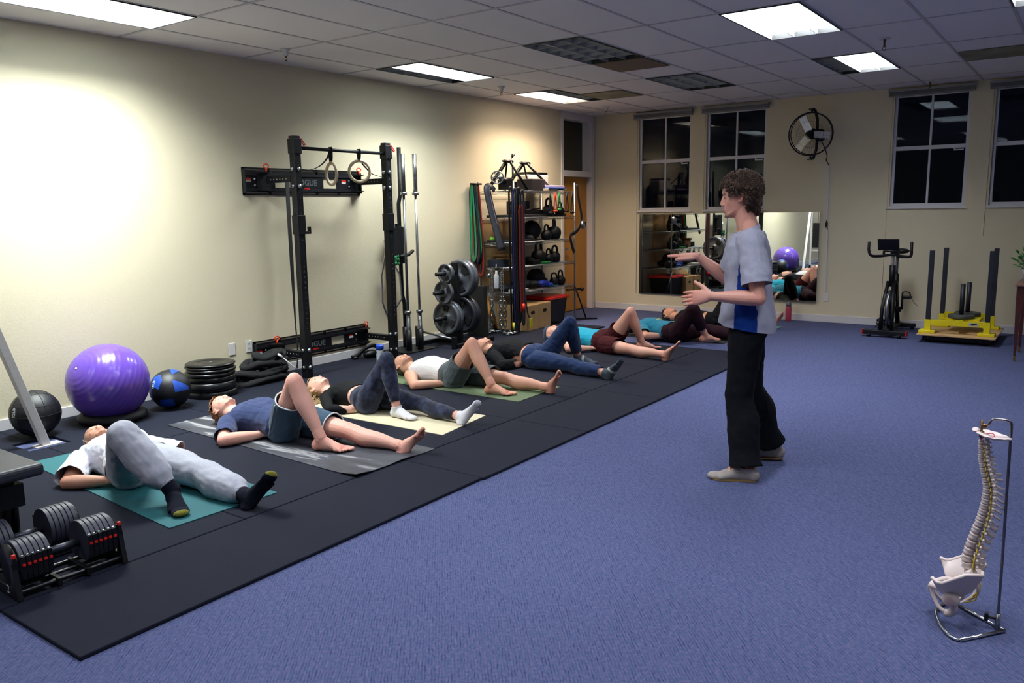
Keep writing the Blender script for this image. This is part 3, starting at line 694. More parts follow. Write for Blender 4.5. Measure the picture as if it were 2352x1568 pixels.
for z in (.3, -.3): g.cyl(fc+V3(0, .02, z*.98), fc+V3(0.02, .05, z*1.08), .016, 8); g.cyl(fc+V3(-.04, .03, z*1.08), fc+V3(.04, .03, z*1.08), .008, 6)
g.build('yoke', M_black, fn)
G().tube(crv([(3.56, 11.38, 2.46), (3.60, 11.45, 2.35), (3.62, 11.5, 2.25), (3.60, 11.54, 2.2), (3.633, 11.565, 2.13)], 6), .006, 6).build('cord', M_blackp, fn)
# ================================================================ MIRROR
mir = bpy.data.materials.new('mirror'); mir.use_nodes = True; nt = mir.node_tree; nt.nodes.clear()
o_ = nt.nodes.new('ShaderNodeOutputMaterial'); gs = nt.nodes.new('ShaderNodeBsdfGlossy'); gs.inputs[0].default_value = (.80, .83, .80, 1); gs.inputs['Roughness'].default_value = .0; nt.links.new(gs.outputs[0], o_.inputs[0])
mo = thing('wall_mirror', 'wide frameless mirror on the back wall behind the instructor', 'mirror', (2.16, YB-.01, .28))
my = YB-.012; tilt = math.radians(.42)
ca, sa = math.cos(tilt), math.sin(tilt)
ux = V3(ca, -sa, 0); nx_ = V3(-sa, -ca, 0); oc = V3(.81, my, .285)
G().box((0, 0, 0), (2.735, .004, 1.225), (ux, -nx_, (0, 0, 1)), oc).build('mirror_glass', mir, mo)
G().box((0, .0041, 0), (2.735, .009, 1.225), (ux, -nx_, (0, 0, 1)), oc).box((0, -.004, -.008), (2.735, .009, -.0005), (ux, -nx_, (0, 0, 1)), oc).build('backing', M_steel, mo)
# ================================================================ WIRE SHELF UNIT
sh = thing('wire_shelf_unit', 'chrome wire shelf unit crowded with gym gear beside the door', 'shelf unit', (.32, 9.22, MZ))
SX0, SX1, SY0, SY1 = .04, .60, 8.49, 9.97
SZ = [.54, .87, 1.19, 1.51, 1.85]
M_wire = mat('shelf_chrome', (150, 155, 160), .3, .9)
for x in (SX0, SX1):
    for y in (SY0, SY1):
        z0 = MZ if x < 1 and y < 9.7 else MZ
        g = G(); g.cyl((x, y, z0), (x, y, 1.97), .0125, 12)
        for k in range(36): g.torus((x, y, .1+.05*k), .0128, .0012, n=12, m=4)
        g.build('post', M_wire, sh)
for z in SZ:
    g = G()
    for zz in (z-.004, z-.034):
        g.tube([(SX0, SY0, zz), (SX1, SY0, zz), (SX1, SY1, zz), (SX0, SY1, zz)], .0035, 6, closed=True)
    for (a, b) in (((SX1, SY0), (SX1, SY1)), ((SX0, SY0), (SX1, SY0)), ((SX0, SY1), (SX1, SY1))):
        n = int(np.hypot(b[0]-a[0], b[1]-a[1])/.035); P = []
        for k in range(n+1): t_ = k/n; P.append((a[0]+(b[0]-a[0])*t_, a[1]+(b[1]-a[1])*t_, z-.006 if k % 2 else z-.032))
        g.tube(P, .002, 5)
    k = 0
    while SY0+.025*k < SY1: g.tube([(SX0, SY0+.025*k, z-.001), (SX1, SY0+.025*k, z-.001)], .0015, 4); k += 1
    g.tube([((SX0+SX1)/2, SY0, z-.006), ((SX0+SX1)/2, SY1, z-.006)], .003, 5)
    g.build('shelf', M_wire, sh)
# plywood sheet behind the unit
tag(G().box((.004, 8.50, .6), (.022, 9.5, 1.49)).build('plywood_panel', M_wood), 'plywood panel standing against the wall behind the shelves', 'panel')
GR = 'gear on the shelf unit'
M_kb = mat('kettlebell_black', (7, 8, 11), .55, spec=.35)
def kettlebell(x, y, z, s, label, rz=0):
    t = thing('kettlebell', label, 'kettlebell', (x, y, z), 'kettlebells on the shelves'); t.rotation_euler = (0, 0, rz); r = .088*s
    G().lathe([(0, 0), (r*.62, 0), (r*.85, r*.3), (r, r*.85), (r*.93, r*1.3), (r*.6, r*1.72), (r*.25, r*1.82), (0, r*1.83)], (0, 0, 0), n=32).build('bell', M_kb, t, world=False)
    G().tube(crv([(0, -r*.62, r*1.3), (0, -r*.72, r*1.9), (0, -r*.55, r*2.55), (0, 0, r*2.75), (0, r*.55, r*2.55), (0, r*.72, r*1.9), (0, r*.62, r*1.3)], 4), .016*s, 10).build('handle', M_kb, t, world=False)
    return t
for a in [(.47, 9.50, 1.51, 1.0, 'kettlebell on the second shelf from the top'), (.47, 9.44, 1.19, .85, 'smaller kettlebell on the third shelf beside the big black ball'), (.46, 9.65, 1.19, 1.15, 'tall kettlebell on the third shelf by the post'),
          (.46, 9.66, .87, .95, 'kettlebell with open handle on the fourth shelf, closest to the post'), (.46, 9.50, .87, .8, 'kettlebell on the fourth shelf, middle of three'), (.40, 9.34, .87, 1.2, 'large kettlebell on the fourth shelf above the green clip'),
          (.47, 9.62, .54, .75, 'kettlebell on the lowest shelf, the narrow one'), (.47, 9.79, .54, .85, 'kettlebell on the lowest shelf, next to the post'), (.46, 9.80, 1.51, .8, 'kettlebell at the right end of the second shelf')]:
    kettlebell(*a, rz=random.uniform(-.5, .5))
def ballo(x, y, z, r, m, lb, nm='slam_ball'): return tag(G().ell((x, y, z+r), r, n=28, m=20).build(nm, m), lb, 'ball')
ballo(.40, 8.78, 1.51, .085, M_rubber, 'black rubber ball on the second shelf, left half')
ballo(.33, 9.27, 1.19, .135, M_rubber, 'big black slam ball on the third shelf')
ballo(.30, 9.42, .54, .13, M_rubber, 'big black ball on the lowest wire shelf')
ballo(.14, 8.63, 1.19, .036, mat('tennis_green', (130, 205, 70), .8), 'bright green tennis ball on the third shelf', 'tennis_ball')
def bx(nm, a, b, m, lb, cat='box', r=.004): return tag(bev(G().box(a, b).build(nm, m), r), lb, cat)
M_box = mat('cardboard', (176, 132, 82), .8, var=.08, vscale=8)
t = bx('cardboard_box', (.12, 8.72, .872), (.4, 8.98, 1.0), M_box, 'open brown box on the fourth shelf'); 
G().box((.10, 8.70, 1.0), (.42, 8.80, 1.035)).build('lid', M_box, t)
bx('foam_block', (.1, 9.02, 1.512), (.4, 9.14, 1.72), mat('dark_foam', (24, 25, 30), .8), 'dark foam block on the second shelf, middle')
bx('folded_mat', (.12, 8.54, 1.512), (.5, 9.9, 1.545), mat('dark_foam', ()), 'flat dark mat lying along the second shelf', 'mat')
bx('folded_mat', (.12, 8.54, 1.192), (.5, 9.1, 1.222), mat('dark_foam', ()), 'flat dark mat lying on the third shelf', 'mat')
bx('folded_mat', (.12, 8.54, .872), (.40, 8.70, .96), mat('dark_blue_foam', (20, 30, 44), .8), 'folded dark mat on the fourth shelf', 'mat')
g = G(); random.seed(5)
for k in range(9): g.ell((.3+random.uniform(-.1, .12), 8.98+.09*k*.8, .585+random.uniform(0, .04)), (random.uniform(.1, .15), random.uniform(.08, .12), .05), n=12, m=8)
tag(g.build('folded_jacket', mat('dark_cloth', (14, 15, 24), .9)), 'heap of dark cloth on the lowest wire shelf', 'cloth')
tag(G().ell((.46, 9.36, .60), (.07, .12, .05)).ell((.5, 9.45, .575), (.05, .08, .03)).build('blue_band', mat('bright_blue', (24, 60, 190), .5)), 'crumpled bright blue band on the lowest wire shelf', 'band')
bx('teal_block', (.3, 9.40, .542), (.55, 9.62, .56), mat('teal_foam', (24, 90, 96), .7), 'thin teal pad on the lowest wire shelf', 'pad')
bx('gear_case', (.36, 9.06, .872), (.5, 9.24, .93), M_blackp, 'small black case on the fourth shelf', 'case')
bx('green_clip', (.46, 9.28, .872), (.56, 9.42, .90), mat('green_plastic', (30, 130, 60), .5), 'green clip on the fourth shelf', 'clip')
bx('white_tray', (.40, 8.62, .542), (.56, 8.86, .575), M_white, 'white tray on the lowest wire shelf, left', 'tray')
g = G(); g.box((.44, 8.98, 1.512), (.47, 9.36, 1.60)).cyl((.45, 9.0, 1.60), (.45, 9.3, 1.62), .012, 8); tag(g.build('foam_roller_rack', M_blackp), 'black low rack piece on the second shelf', 'gear')
random.seed(77)
for k, (x, y, z, rx, ry, lb) in enumerate(((.38, 9.08, 1.19, .13, .10, 'dark pouch on the third shelf'), (.36, 9.60, 1.51, .10, .07, 'dark glove bundle on the second shelf'), (.30, 9.15, .87, .12, .12, 'dark cloth bag on the fourth shelf'), (.30, 8.70, .54, .12, .10, 'dark bundle on the lowest wire shelf, left end'), (.40, 8.92, 1.51, .08, .06, 'small dark wrap on the second shelf'))):
    g = G()
    for q in range(5): g.ell((x+random.uniform(-.4, .4)*rx, y+random.uniform(-.4, .4)*ry, z+.035+.02*random.random()), (rx*.7, ry*.7, .035+.02*random.random()), n=12, m=8)
    tag(g.build('gear_pouch', mat('dark_cloth', (14, 15, 24), .9)), lb, 'bag')
# things on the top shelf
def aframe(ya, za, yl, yr, lb, x=.35):
    t = thing('bike_trainer', lb, 'bike trainer', (x, ya, 1.853), 'bike trainer stands on the top shelf')
    g = G(); 
    g.tube([(x-.18, yl, 1.87), (x-.03, ya-.01, za)], .024, 8); g.tube([(x+.18, yr, 1.87), (x+.03, ya+.01, za)], .018, 8); g.tube([(x-.2, yr, 1.87), (x-.02, ya, za-.02)], .012, 8)
    g.build('frame_leg', M_black, t)
    G().cyl((x, ya-.09, za+.01), (x, ya+.10, za+.01), .02, 12).cyl((x, ya-.12, za+.01), (x, ya-.09, za+.01), .012, 8).build('clamp', M_black, t); return t
t = aframe(8.73, 2.22, 8.52, 8.90, 'black folding bike trainer on the top shelf, the one with the knob lever')
G().cyl((.35, 8.78, 2.23), (.35, 8.83, 2.30), .004, 6).cyl((.35, 8.82, 2.285), (.35, 8.845, 2.32), .012, 10, r1=.024).build('knob_lever', M_black, t)
g = G(); g.torus((.35, 8.49, 2.02), .078, .009, (.5, -.9, 0), 36, 8); g.cyl((.35, 8.49, 2.02), (.36, 8.52, 2.02), .02, 14)
for k in range(6):
    a = k*PI/3; u = nrm(np.cross((.5, -.9, 0), (0, 0, 1))); g.tube([(.35, 8.49, 2.02), tuple(V3(.35, 8.49, 2.02)+.075*(math.cos(a)*u+math.sin(a)*V3(0, 0, 1)))], .009, 6)
g.build('flywheel', M_steel, t)
G().cyl((.35, 8.55, 1.98), (.35, 8.80, 1.98), .045, 16).box((.28, 8.60, 1.87), (.42, 8.82, 1.97)).build('resistance_unit', M_blackp, t)
t = aframe(9.12, 2.21, 8.88, 9.50, 'second black bike trainer stand on the top shelf, right one')
G().cyl((.33, 8.86, 1.87), (.33, 8.86, 2.17), .014, 10).build('upright_rod', M_black, t)
t = bx('equipment_box', (.28, 9.02, 1.852), (.52, 9.34, 2.01), mat('dark_box', (30, 26, 30), .6), 'dark box with sloped side on the top shelf', r=.01)
M_tub = mat('clear_tub', (196, 194, 190), .35)
for y0, y1, lb in ((9.33, 9.56, 'left of the pair'), (9.60, 9.84, 'right of the pair')):
    t = bx('plastic_jar', (.06, y0, 1.852), (.26, y1, 2.085), M_tub, 'whitish plastic tub with black lid on the top shelf, '+lb, 'tub', .02)
    bev(G().box((.07, y0+.02, 2.086), (.25, y1-.02, 2.12)).build('lid', M_blackp, t), .004)
t = tag(bev(G().box((.36, 9.35, 1.90), (.58, 9.74, 1.93)).build('paper_stack', mat('paper_lilac', (196, 180, 206), .6)), .003), 'lilac and blue papers lying on the top shelf', 'papers')
G().box((.358, 9.33, 1.886), (.588, 9.76, 1.899)).build('blue_folder', mat('folder_blue', (40, 96, 190), .5), t)
bx('book', (.34, 9.30, 1.852), (.58, 9.58, 1.883), mat('book_cream', (200, 184, 160), .7), 'cream book under the papers on the top shelf', 'book')
g = G(); random.seed(9)
for k in range(14): g.tube(crv([(random.uniform(.35, .55), random.uniform(9.6, 9.8), 1.87), (random.uniform(.3, .6), random.uniform(9.7, 9.9), 1.89), (random.uniform(.35, .6), random.uniform(9.75, 9.97), 1.875)], 4), .003, 6, side=(0, 0, 1), r2=.022)
tag(g.build('strap_bundle', M_strap), 'bundle of black straps at the right end of the top shelf', 'straps')
# ---- hanging at the left end: bands, belt, chains, spray bottle
bandc = [((14, 40, 30), 'dark green'), ((24, 120, 62), 'bright green'), ((190, 62, 38), 'orange red'), ((52, 36, 60), 'dark purple'), ((16, 18, 24), 'black'), ((150, 34, 34), 'dark red'), ((214, 90, 30), 'orange')]
random.seed(21)
for k in range(12):
    c, nmn = [bandc[4], bandc[0], bandc[5], bandc[3], ((30, 30, 36), 'charcoal'), bandc[2], bandc[1], ((20, 70, 44), 'forest green'), bandc[6], ((18, 24, 60), 'navy'), ((74, 34, 66), 'plum'), ((30, 140, 84), 'emerald')][k]
    x0 = .02+.062*((k*5) % 12)/12; y = 8.47-.013*k; zb = .90+.10*random.random()-(.22 if k == 2 else 0); wd = .016
    sp_ = .03+.02*random.random(); dx = random.uniform(-.03, .05)
    P = crv([(x0, y, 1.955), (x0-sp_*.6, y, 1.70), (x0-sp_+dx, y, 1.3), (x0-sp_+dx, y, zb+.1), (x0+dx, y, zb), (x0+sp_+dx, y, zb+.1), (x0+sp_+dx*.8, y, 1.3), (x0+sp_*.6, y, 1.70)], 5)
    tag(G().tube(P, .003, 6, side=(0, 1, 0), r2=wd, closed=True).build('loop_band', mat('band_'+nmn.replace(' ', '_'), c, .6)), nmn+' loop band in the bunch hanging at the left end of the shelf unit', 'resistance band', 'loop bands hanging left of the shelves')
t = tag(G().cyl((.08, 8.28, 1.945), (.08, 8.5, 1.945), .012, 10).build('band_hook', M_black), 'black hook bar holding the bunch of loop bands', 'hook')
g = G(); g.tube(crv([(.30, 8.50, 1.86), (.27, 8.44, 1.91), (.25, 8.40, 1.88), (.30, 8.40, 1.65), (.38, 8.41, 1.35), (.45, 8.42, 1.10)], 6), .006, 8, side=(1, 0, .3), r2=.045)
o = tag(g.build('weight_belt', mat('belt_leather', (26, 28, 40), .5)), 'wide dark leather belt with grey edges draped over the top shelf end', 'belt')
g = G()
for s_ in (-1, 1): g.tube(crv([(.27+.042*s_, 8.432, 1.905), (.25+.042*s_, 8.390, 1.88), (.30+.044*s_, 8.390, 1.65), (.36+.044*s_, 8.40, 1.42)], 6), .004, 6)
g.build('edge_trim', mat('edge_grey', (105, 105, 125), .6), o)
M_chain = mat('galvanised', (170, 176, 182), .28, 1.)
def link(g, c, L, r, rot, tilt=0):
    P = []
    for k in range(16):
        a = 2*PI*k/16; P.append((L*.42*math.cos(a)*.62, 0, L*.42*math.sin(a)+(L*.14 if math.sin(a) > 0 else -L*.14)))
    R = Matrix.Rotation(rot, 3, 'Z') @ Matrix.Rotation(tilt, 3, 'X')
    g.tube([tuple(R @ Vector(p)+Vector(c)) for p in P], r, 6, closed=True)
for (x, off, lb) in ((.26, 0, 'left one'), (.44, 1, 'right one, doubled at the bottom')):
    t = thing('steel_chain', 'galvanised chain hanging from the shelf end, '+lb, 'chain', (x, 8.44, .03), 'hanging chains')
    G().tube([(x, 8.47, .86), (x+.01, 8.44, .88), (x+.02, 8.43, .85), (x, 8.43, .81), (x-.01, 8.435, .83)], .004, 6).build('hook', M_chain, t)
    g = G(); z = .80; k = 0
    while z > .42: 
        for dx in (-.012, .014): link(g, (x+dx, 8.43+dx*.4, z), .034, .003, k*PI/2+.3)
        z -= .024; k += 1
    g.build('small_link', M_chain, t)['kind'] = 'stuff'
    for dx in ((0,), (-.03, .035))[off]:
        z = .40; k = 0
        while z > .05:
            gg = G(); link(gg, (x+dx, 8.43+.01*dx, z), .085, .0075, k*PI/2+.5+off*.3); gg.build('link', M_chain, t); z -= .062; k += 1
    random.seed(4+off)
    for k in range(6+6*off):
        gg = G(); link(gg, (x-.02+.11*random.random()+.1*off, 8.33+.14*random.random(), MZ+.012+.008*(k % 3)), .085, .0075, random.uniform(0, 3), PI/2+.15*random.uniform(-1, 1)); gg.build('link', M_chain, t)
t = thing('spray_bottle', 'white translucent spray bottle hanging between the two chains', 'bottle', (.345, 8.44, .60))
G().lathe([(0, 0), (.034, 0), (.037, .01), (.037, .15), (.030, .175), (.016, .20), (.015, .24), (0, .24)], (.345, 8.435, .60), n=24).build('bottle_body', mat('milky_plastic', (186, 190, 200), .3), t)
G().cyl((.345, 8.435, .84), (.345, 8.435, .862), .018, 12).build('collar', M_blackp, t); G().cyl((.345, 8.435, .862), (.345, 8.435, .92), .008, 8, r1=.004).build('nozzle', M_white, t)
tag(G().lathe([(.03, 0), (.032, .05), (.028, .052)], (.20, 8.42, .76), (1, .3, .25), 20).build('tape_roll', M_steel), 'shiny metal cup clipped beside the left chain', 'clip')
# ---- bands at the front left corner post
fr_bands = [((8, 9, 12), .60, 8.42, 1.88, .06), ((22, 28, 90), .64, 8.47, 1.86, .10), ((10, 10, 14), .65, 8.50, 1.86, .05), ((8, 9, 12), .655, 8.56, 1.87, .18), ((128, 32, 22), .67, 8.49, 1.66, .30), ((20, 24, 40), .67, 8.53, 1.84, .14)]
for k, (c, x, y, zt, zb) in enumerate(fr_bands):
    y = 8.425+.030*k; P = crv([(x, y-.035, zt-.06), (x, y, zt), (x, y+.035, zt-.06), (x, y+.032, 1.3), (x, y+.03, .7), (x, y+.02, zb+.06), (x, y, zb), (x, y-.02, zb+.06), (x, y-.03, .7), (x, y-.032, 1.3)], 5)
    nmn = ['thick black', 'dark blue', 'plain black', 'long black', 'red', 'navy'][k]
    t = tag(G().tube(P, .004, 8, side=(1, 0, 0), r2=.021, closed=True).build('tube_band', mat('fband%d' % k, c, .55)), nmn+' band hanging at the front corner post of the shelf unit', 'resistance band', 'bands at the shelf corner post')
    if k in (0, 4): G().cyl((x+.02, y, zb+.02), (x+.02, y, zb+.11), .02, 8).build('grip_tag', mat('yellow_tag', (214, 200, 40), .5) if k == 0 else M_red, t)
t = tag(G().tube(crv([(.64, 8.58, 1.86), (.655, 8.60, 1.4), (.66, 8.60, .8), (.67, 8.66, .3), (.68, 8.72, .2)], 5), .005, 8, side=(1, 0, 0), r2=.014).build('tube_band', M_strap), 'black strap with yellow end tag hanging before the wooden boxes', 'resistance band')
G().box((.675, 8.70, .08), (.69, 8.75, .2)).build('grip_tag', mat('yellow_tag', ()), t)
# ---- hanging handles under the top shelf
for k, (y, c, L, lb) in enumerate(((9.42, (196, 60, 24), .26, 'orange handle strap hanging under the top shelf'), (9.52, (30, 120, 60), .24, 'green strap hanging under the top shelf'), (9.30, (20, 20, 24), .28, 'black grip strap hanging under the top shelf, left'), (9.72, (14, 14, 18), .26, 'black strap loop hanging under the top shelf, near the post'), (9.86, (14, 14, 18), .28, 'black tangled strap hanging right before the post'))):
    x = .63
    tag(G().tube(crv([(x, y, 1.83), (x, y-.02, 1.72), (x, y-.03, 1.83-L+.05), (x, y, 1.83-L), (x, y+.03, 1.83-L+.05), (x, y+.02, 1.72)], 4), .007, 6, closed=True, side=(1, 0, 0), r2=.013).cyl((x, y-.035, 1.84-L), (x, y+.035, 1.84-L), .016, 10).build('handle_strap', mat('hs%d' % k, c, .6)), lb, 'strap', 'handles hanging under the top shelf')
g = G(); g.tube(crv([(.64, 9.97, 1.95), (.65, 10.0, 1.75), (.66, 10.06, 1.5), (.66, 10.0, 1.35), (.66, 9.88, 1.28), (.66, 9.76, 1.24), (.66, 9.80, 1.10), (.66, 9.86, 1.0)], 6), .008, 8, side=(1, 0, 0), r2=.03)
o = tag(g.build('lifting_harness', M_strap), 'black strap harness with a steel disc hanging on the right post', 'harness')
G().cyl((.66, 10.06, 1.38), (.70, 10.075, 1.39), .06, 24).build('disc', M_steel, o); g = G().box((.655, 10.10, 1.34), (.68, 10.16, 1.42)); g.build('buckle', M_blackp, o)
# ---- under the shelf: wooden boxes, bin, round disc
def plybox(y0, y1, lb, x1=.60):
    t = thing('plyo_box', lb, 'wooden box', (.35, (y0+y1)/2, MZ), 'wooden boxes under the shelves')
    g = G(); g.box((.12, y0, MZ), (x1, y1, .355)); bev(g.build('box_body', M_wood, t), .004)
    ym = (y0+y1)/2
    G().prism([(ym-.045, .245), (ym-.03, .232), (ym+.03, .232), (ym+.045, .245), (ym+.045, .262), (ym+.03, .275), (ym-.03, .275), (ym-.045, .262)], (x1+.0005, x1+.001), (0, 0, 0), ((0, 1, 0), (0, 0, 1), (1, 0, 0))).build('hand_hole', mat('hole_dark', ()), t)
plybox(8.72, 9.0, 'wooden box with hand hole under the shelves, the left one', .62); plybox(9.03, 9.33, 'wooden box with hand hole under the shelves, beside the black bin')
t = thing('storage_tote', 'black storage bin with a bright red lid under the shelves', 'storage bin', (.35, 9.6, MZ))
g = G(); rings = []
for z, e in ((MZ, .0), (.36, .035)): rings.append([(.15-e, 9.40-e, z), (.52+e, 9.40-e, z), (.52+e, 9.80+e, z), (.15-e, 9.80+e, z)])
bev(g.loft(rings, smooth=False).build('bin_body', M_blackp, t), .01)
bev(G().box((.10, 9.34, .361), (.575, 9.86, .395)).box((.13, 9.37, .39), (.545, 9.83, .41)).build('lid', M_red, t), .008)
tag(G().cyl((.10, 8.60, .25), (.13, 8.62, .26), .22, 40).build('wobble_board', mat('cork_orange', (176, 118, 46), .6)), 'round wooden balance board leaning under the shelves', 'board')
t = thing('ab_trainer', 'black folding frame leaning between the red-lid bin and the door', 'gear', (.5, 10.2, 0))
G().tube([(.62, 9.95, .50), (.62, 10.25, .02)], .012, 8).tube([(.5, 9.9, .46), (.62, 10.15, .46)], .014, 8).tube([(.5, 10.1, .02), (.75, 10.35, .012)], .012, 8).build('frame_bar', M_black, t); G().ell((.63, 10.12, .46), .03).build('end_knob', M_black, t)
# ================================================================ YOGA MATS
def ymat(name, quad, z, m, lb, th=.004, wave=0.):
    A, B, C_, D = [V3(*q) for q in quad]; g = G(); nu, nv = 24, 12; rows_ = []
    for s_ in (0, 1):
        for j in range(nv+1):
            pass
    V = []; Fc = []
    for top in (1, 0):
        for j in range(nv+1):
            for i in range(nu+1):
                u, v = i/nu, j/nv; p = (A*(1-u)+B*u)*(1-v)+(D*(1-u)+C_*u)*v
                h = 0
                if wave: h = wave*max(0, u-.86)/.14*(.5-.5*math.cos(v*PI*2+.7))*(.6+.4*math.cos(v*9)) + wave*.9*max(0, (u-.93)/.07)*max(0, 1-v*6)
                V.append((p[0], p[1], z+h+(th if top else 0)))
    n1 = (nu+1)*(nv+1)
    for j in range(nv):
        for i in range(nu):
            a = j*(nu+1)+i; Fc.append((a, a+1, a+nu+2, a+nu+1)); Fc.append((n1+a, n1+a+nu+1, n1+a+nu+2, n1+a+1))
    rim = [i for i in range(nu+1)]+[j*(nu+1)+nu for j in range(1, nv+1)]+[nv*(nu+1)+i for i in range(nu-1, -1, -1)]+[j*(nu+1) for j in range(nv-1, 0, -1)]
    for k in range(len(rim)): a, b = rim[k], rim[(k+1) % len(rim)]; Fc.append((a, n1+a, n1+b, b))
    g.add(V, Fc, False); return tag(g.build(name, m), lb, 'yoga mat', 'yoga mats')
YZ = MZ+.001
ymat('yoga_mat', [(1.08, 2.30, 0), (2.90, 2.175, 0), (2.93, 2.83, 0), (1.10, 2.93, 0)], YZ, mat('mat_teal', (20, 92, 98), .75, bump=.2, bscale=250, var=.08, vscale=3), 'teal yoga mat under the person in grey sweatpants')
M_tie = mat('mat_marble', (60, 62, 70), .6)
n_, k_, b_ = nodes(M_tie)
tc = n_.new('ShaderNodeTexCoord'); mp = n_.new('ShaderNodeMapping'); mp.inputs['Scale'].default_value = (.9, 4.2, 1); mp.inputs['Rotation'].default_value = (0, 0, .12); k_.new(tc.outputs['Object'], mp.inputs['Vector'])
ns = n_.new('ShaderNodeTexNoise'); ns.inputs['Scale'].default_value = 1.1; ns.inputs['Detail'].default_value = 6; ns.inputs['Distortion'].default_value = 1.6; k_.new(mp.outputs[0], ns.inputs['Vector'])
cr = n_.new('ShaderNodeValToRGB'); e = cr.color_ramp.elements; e[0].position = .36; e[0].color = lin((36, 37, 45))+(1,); e[1].position = .55; e[1].color = lin((62, 64, 74))+(1,)
e2 = e.new(.60); e2.color = lin((150, 150, 152))+(1,); e3 = e.new(.66); e3.color = lin((50, 52, 62))+(1,); k_.new(ns.outputs['Fac'], cr.inputs[0]); k_.new(cr.outputs[0], b_.inputs['Base Color'])
ymat('yoga_mat', [(.97, 3.35, 0), (3.12, 3.267, 0), (3.13, 3.98, 0), (1.0, 4.0, 0)], YZ, M_tie, 'dark marbled yoga mat with white streaks under the person in the blue shirt', wave=.02)
ymat('yoga_mat', [(1.15, 4.24, 0), (2.95, 4.27, 0), (2.87, 4.88, 0), (1.15, 4.87, 0)], YZ, mat('mat_cream', (214, 204, 172), .8, bump=.15, bscale=200), 'cream yoga mat under the woman in navy leggings')
ymat('yoga_mat', [(1.0, 5.42, 0), (2.82, 5.39, 0), (2.81, 6.06, 0), (1.0, 6.04, 0)], YZ, mat('mat_green', (92, 108, 76), .8, bump=.15, bscale=200), 'olive green yoga mat under the person in the white tank top')
ymat('yoga_mat', [(1.35, 9.05, 0), (3.15, 9.13, 0), (3.16, 9.62, 0), (1.35, 9.60, 0)], .003, mat('mat_black', (26, 24, 32), .8), 'black mat on the carpet under the person in maroon pants')
ymat('yoga_mat', [(1.5, 10.15, 0), (3.3, 10.22, 0), (3.32, 10.82, 0), (1.5, 10.75, 0)], .003, mat('mat_mint', (90, 150, 138), .8), 'mint green mat nearest the back wall')
# pink bottle by the back wall
t = thing('steel_bottle', 'pink insulated bottle with grey cap standing by the baseboard', 'bottle', (3.2, 11.46, 0))
G().lathe([(0, 0), (.038, 0), (.04, .01), (.04, .19), (.03, .21), (0, .21)], (3.2, 11.46, 0), n=24).build('bottle_body', mat('pink_steel', (170, 56, 84), .35), t)
G().lathe([(.034, .205), (.035, .24), (.028, .26), (.012, .27), (0, .27)], (3.2, 11.46, 0), n=24).build('cap', mat('cap_grey', (90, 96, 110), .5), t)
# ================================================================ EXERCISE BIKE
bk = thing('exercise_bike', 'black stationary exercise bike against the back wall', 'exercise bike', (4.62, 10.95, 0))
FXc = 4.63
# frame runs along +Y (away from the viewer)
g = G(); g.box((4.39, 10.52, .03), (4.88, 10.60, .085)); g.box((4.40, 11.36, .03), (4.84, 11.43, .08)); g.box((4.60, 10.58, .05), (4.68, 11.38, .10)); bev(g.build('base', M_black, bk), .006)
for x in (4.385, 4.88): G().box((x-.006, 10.517, .028), (x+.006, 10.603, .087)).build('end_cap', M_red, bk)
for x, y in ((4.46, 10.54), (4.80, 10.54), (4.43, 11.39), (4.80, 11.39)): G().cyl((x-.02, y, .025), (x+.02, y, .025), .024, 14).build('foot', M_blackp, bk)
g = G(); g.tube([(4.57, 10.62, .08), (4.575, 10.66, .35), (4.60, 10.80, .66)], .022, 10); g.tube([(4.70, 10.62, .08), (4.69, 10.66, .35), (4.66, 10.80, .66)], .022, 10)
g.tube([(4.64, 10.80, .60), (4.64, 10.79, .86)], .035, 10); g.tube([(4.64, 10.84, .66), (4.64, 11.05, .62), (4.64, 11.12, .45), (4.64, 11.30, .09)], .03, 10); g.tube([(4.64, 11.05, .40), (4.64, 11.05, .74)], .032, 10)
g.build('frame', M_black, bk)
G().tube([(4.64, 10.79, .84), (4.64, 10.77, 1.02)], .02, 10).build('handlebar_post', M_cream, bk); G().tube([(4.64, 11.05, .74), (4.64, 11.06, .97)], .018, 10).build('seat_post', M_steel, bk)
g = G(); g.cyl((4.615, 10.82, .33), (4.655, 10.82, .33), .23, 44); g.build('flywheel', M_steel, bk); G().cyl((4.607, 10.82, .33), (4.663, 10.82, .33), .17, 36).cyl((4.59, 10.82, .33), (4.68, 10.82, .33), .04, 16).build('flywheel_disc', M_blackp, bk)
g = G(); g.cyl((4.60, 11.02, .30), (4.72, 11.02, .30), .035, 16); g.tube([(4.73, 11.02, .30), (4.735, 10.99, .47)], .012, 8); g.tube([(4.56, 11.02, .30), (4.555, 11.05, .14)], .012, 8); g.build('crank', M_black, bk)
g = G(); g.box((4.745, 10.92, .44), (4.84, 11.04, .47)); g.tube(crv([(4.75, 10.90, .47), (4.76, 10.88, .53), (4.83, 10.88, .53), (4.84, 10.90, .47)], 4), .008, 6); g.tube(crv([(4.84, 10.95, .46), (4.88, 10.93, .40), (4.92, 10.93, .36)], 4), .003, 5); g.build('pedal', M_black, bk)
G().box((4.45, 11.0, .13), (4.55, 11.1, .16)).build('pedal', M_black, bk)
g = G(); g.tube(crv([(4.385, 10.66, 1.15), (4.39, 10.64, 1.05), (4.42, 10.64, .985), (4.5, 10.70, .975), (4.64, 10.75, .99), (4.78, 10.70, .975), (4.86, 10.64, .985), (4.865, 10.64, 1.07), (4.86, 10.66, 1.15)], 6), .017, 10); g.tube([(4.64, 10.77, .98), (4.64, 10.77, 1.04)], .03, 10)
g.tube(crv([(4.56, 10.66, 1.0), (4.58, 10.58, 1.04), (4.68, 10.58, 1.04), (4.72, 10.66, 1.0)], 5), .014, 8); g.build('handlebar', M_black, bk)
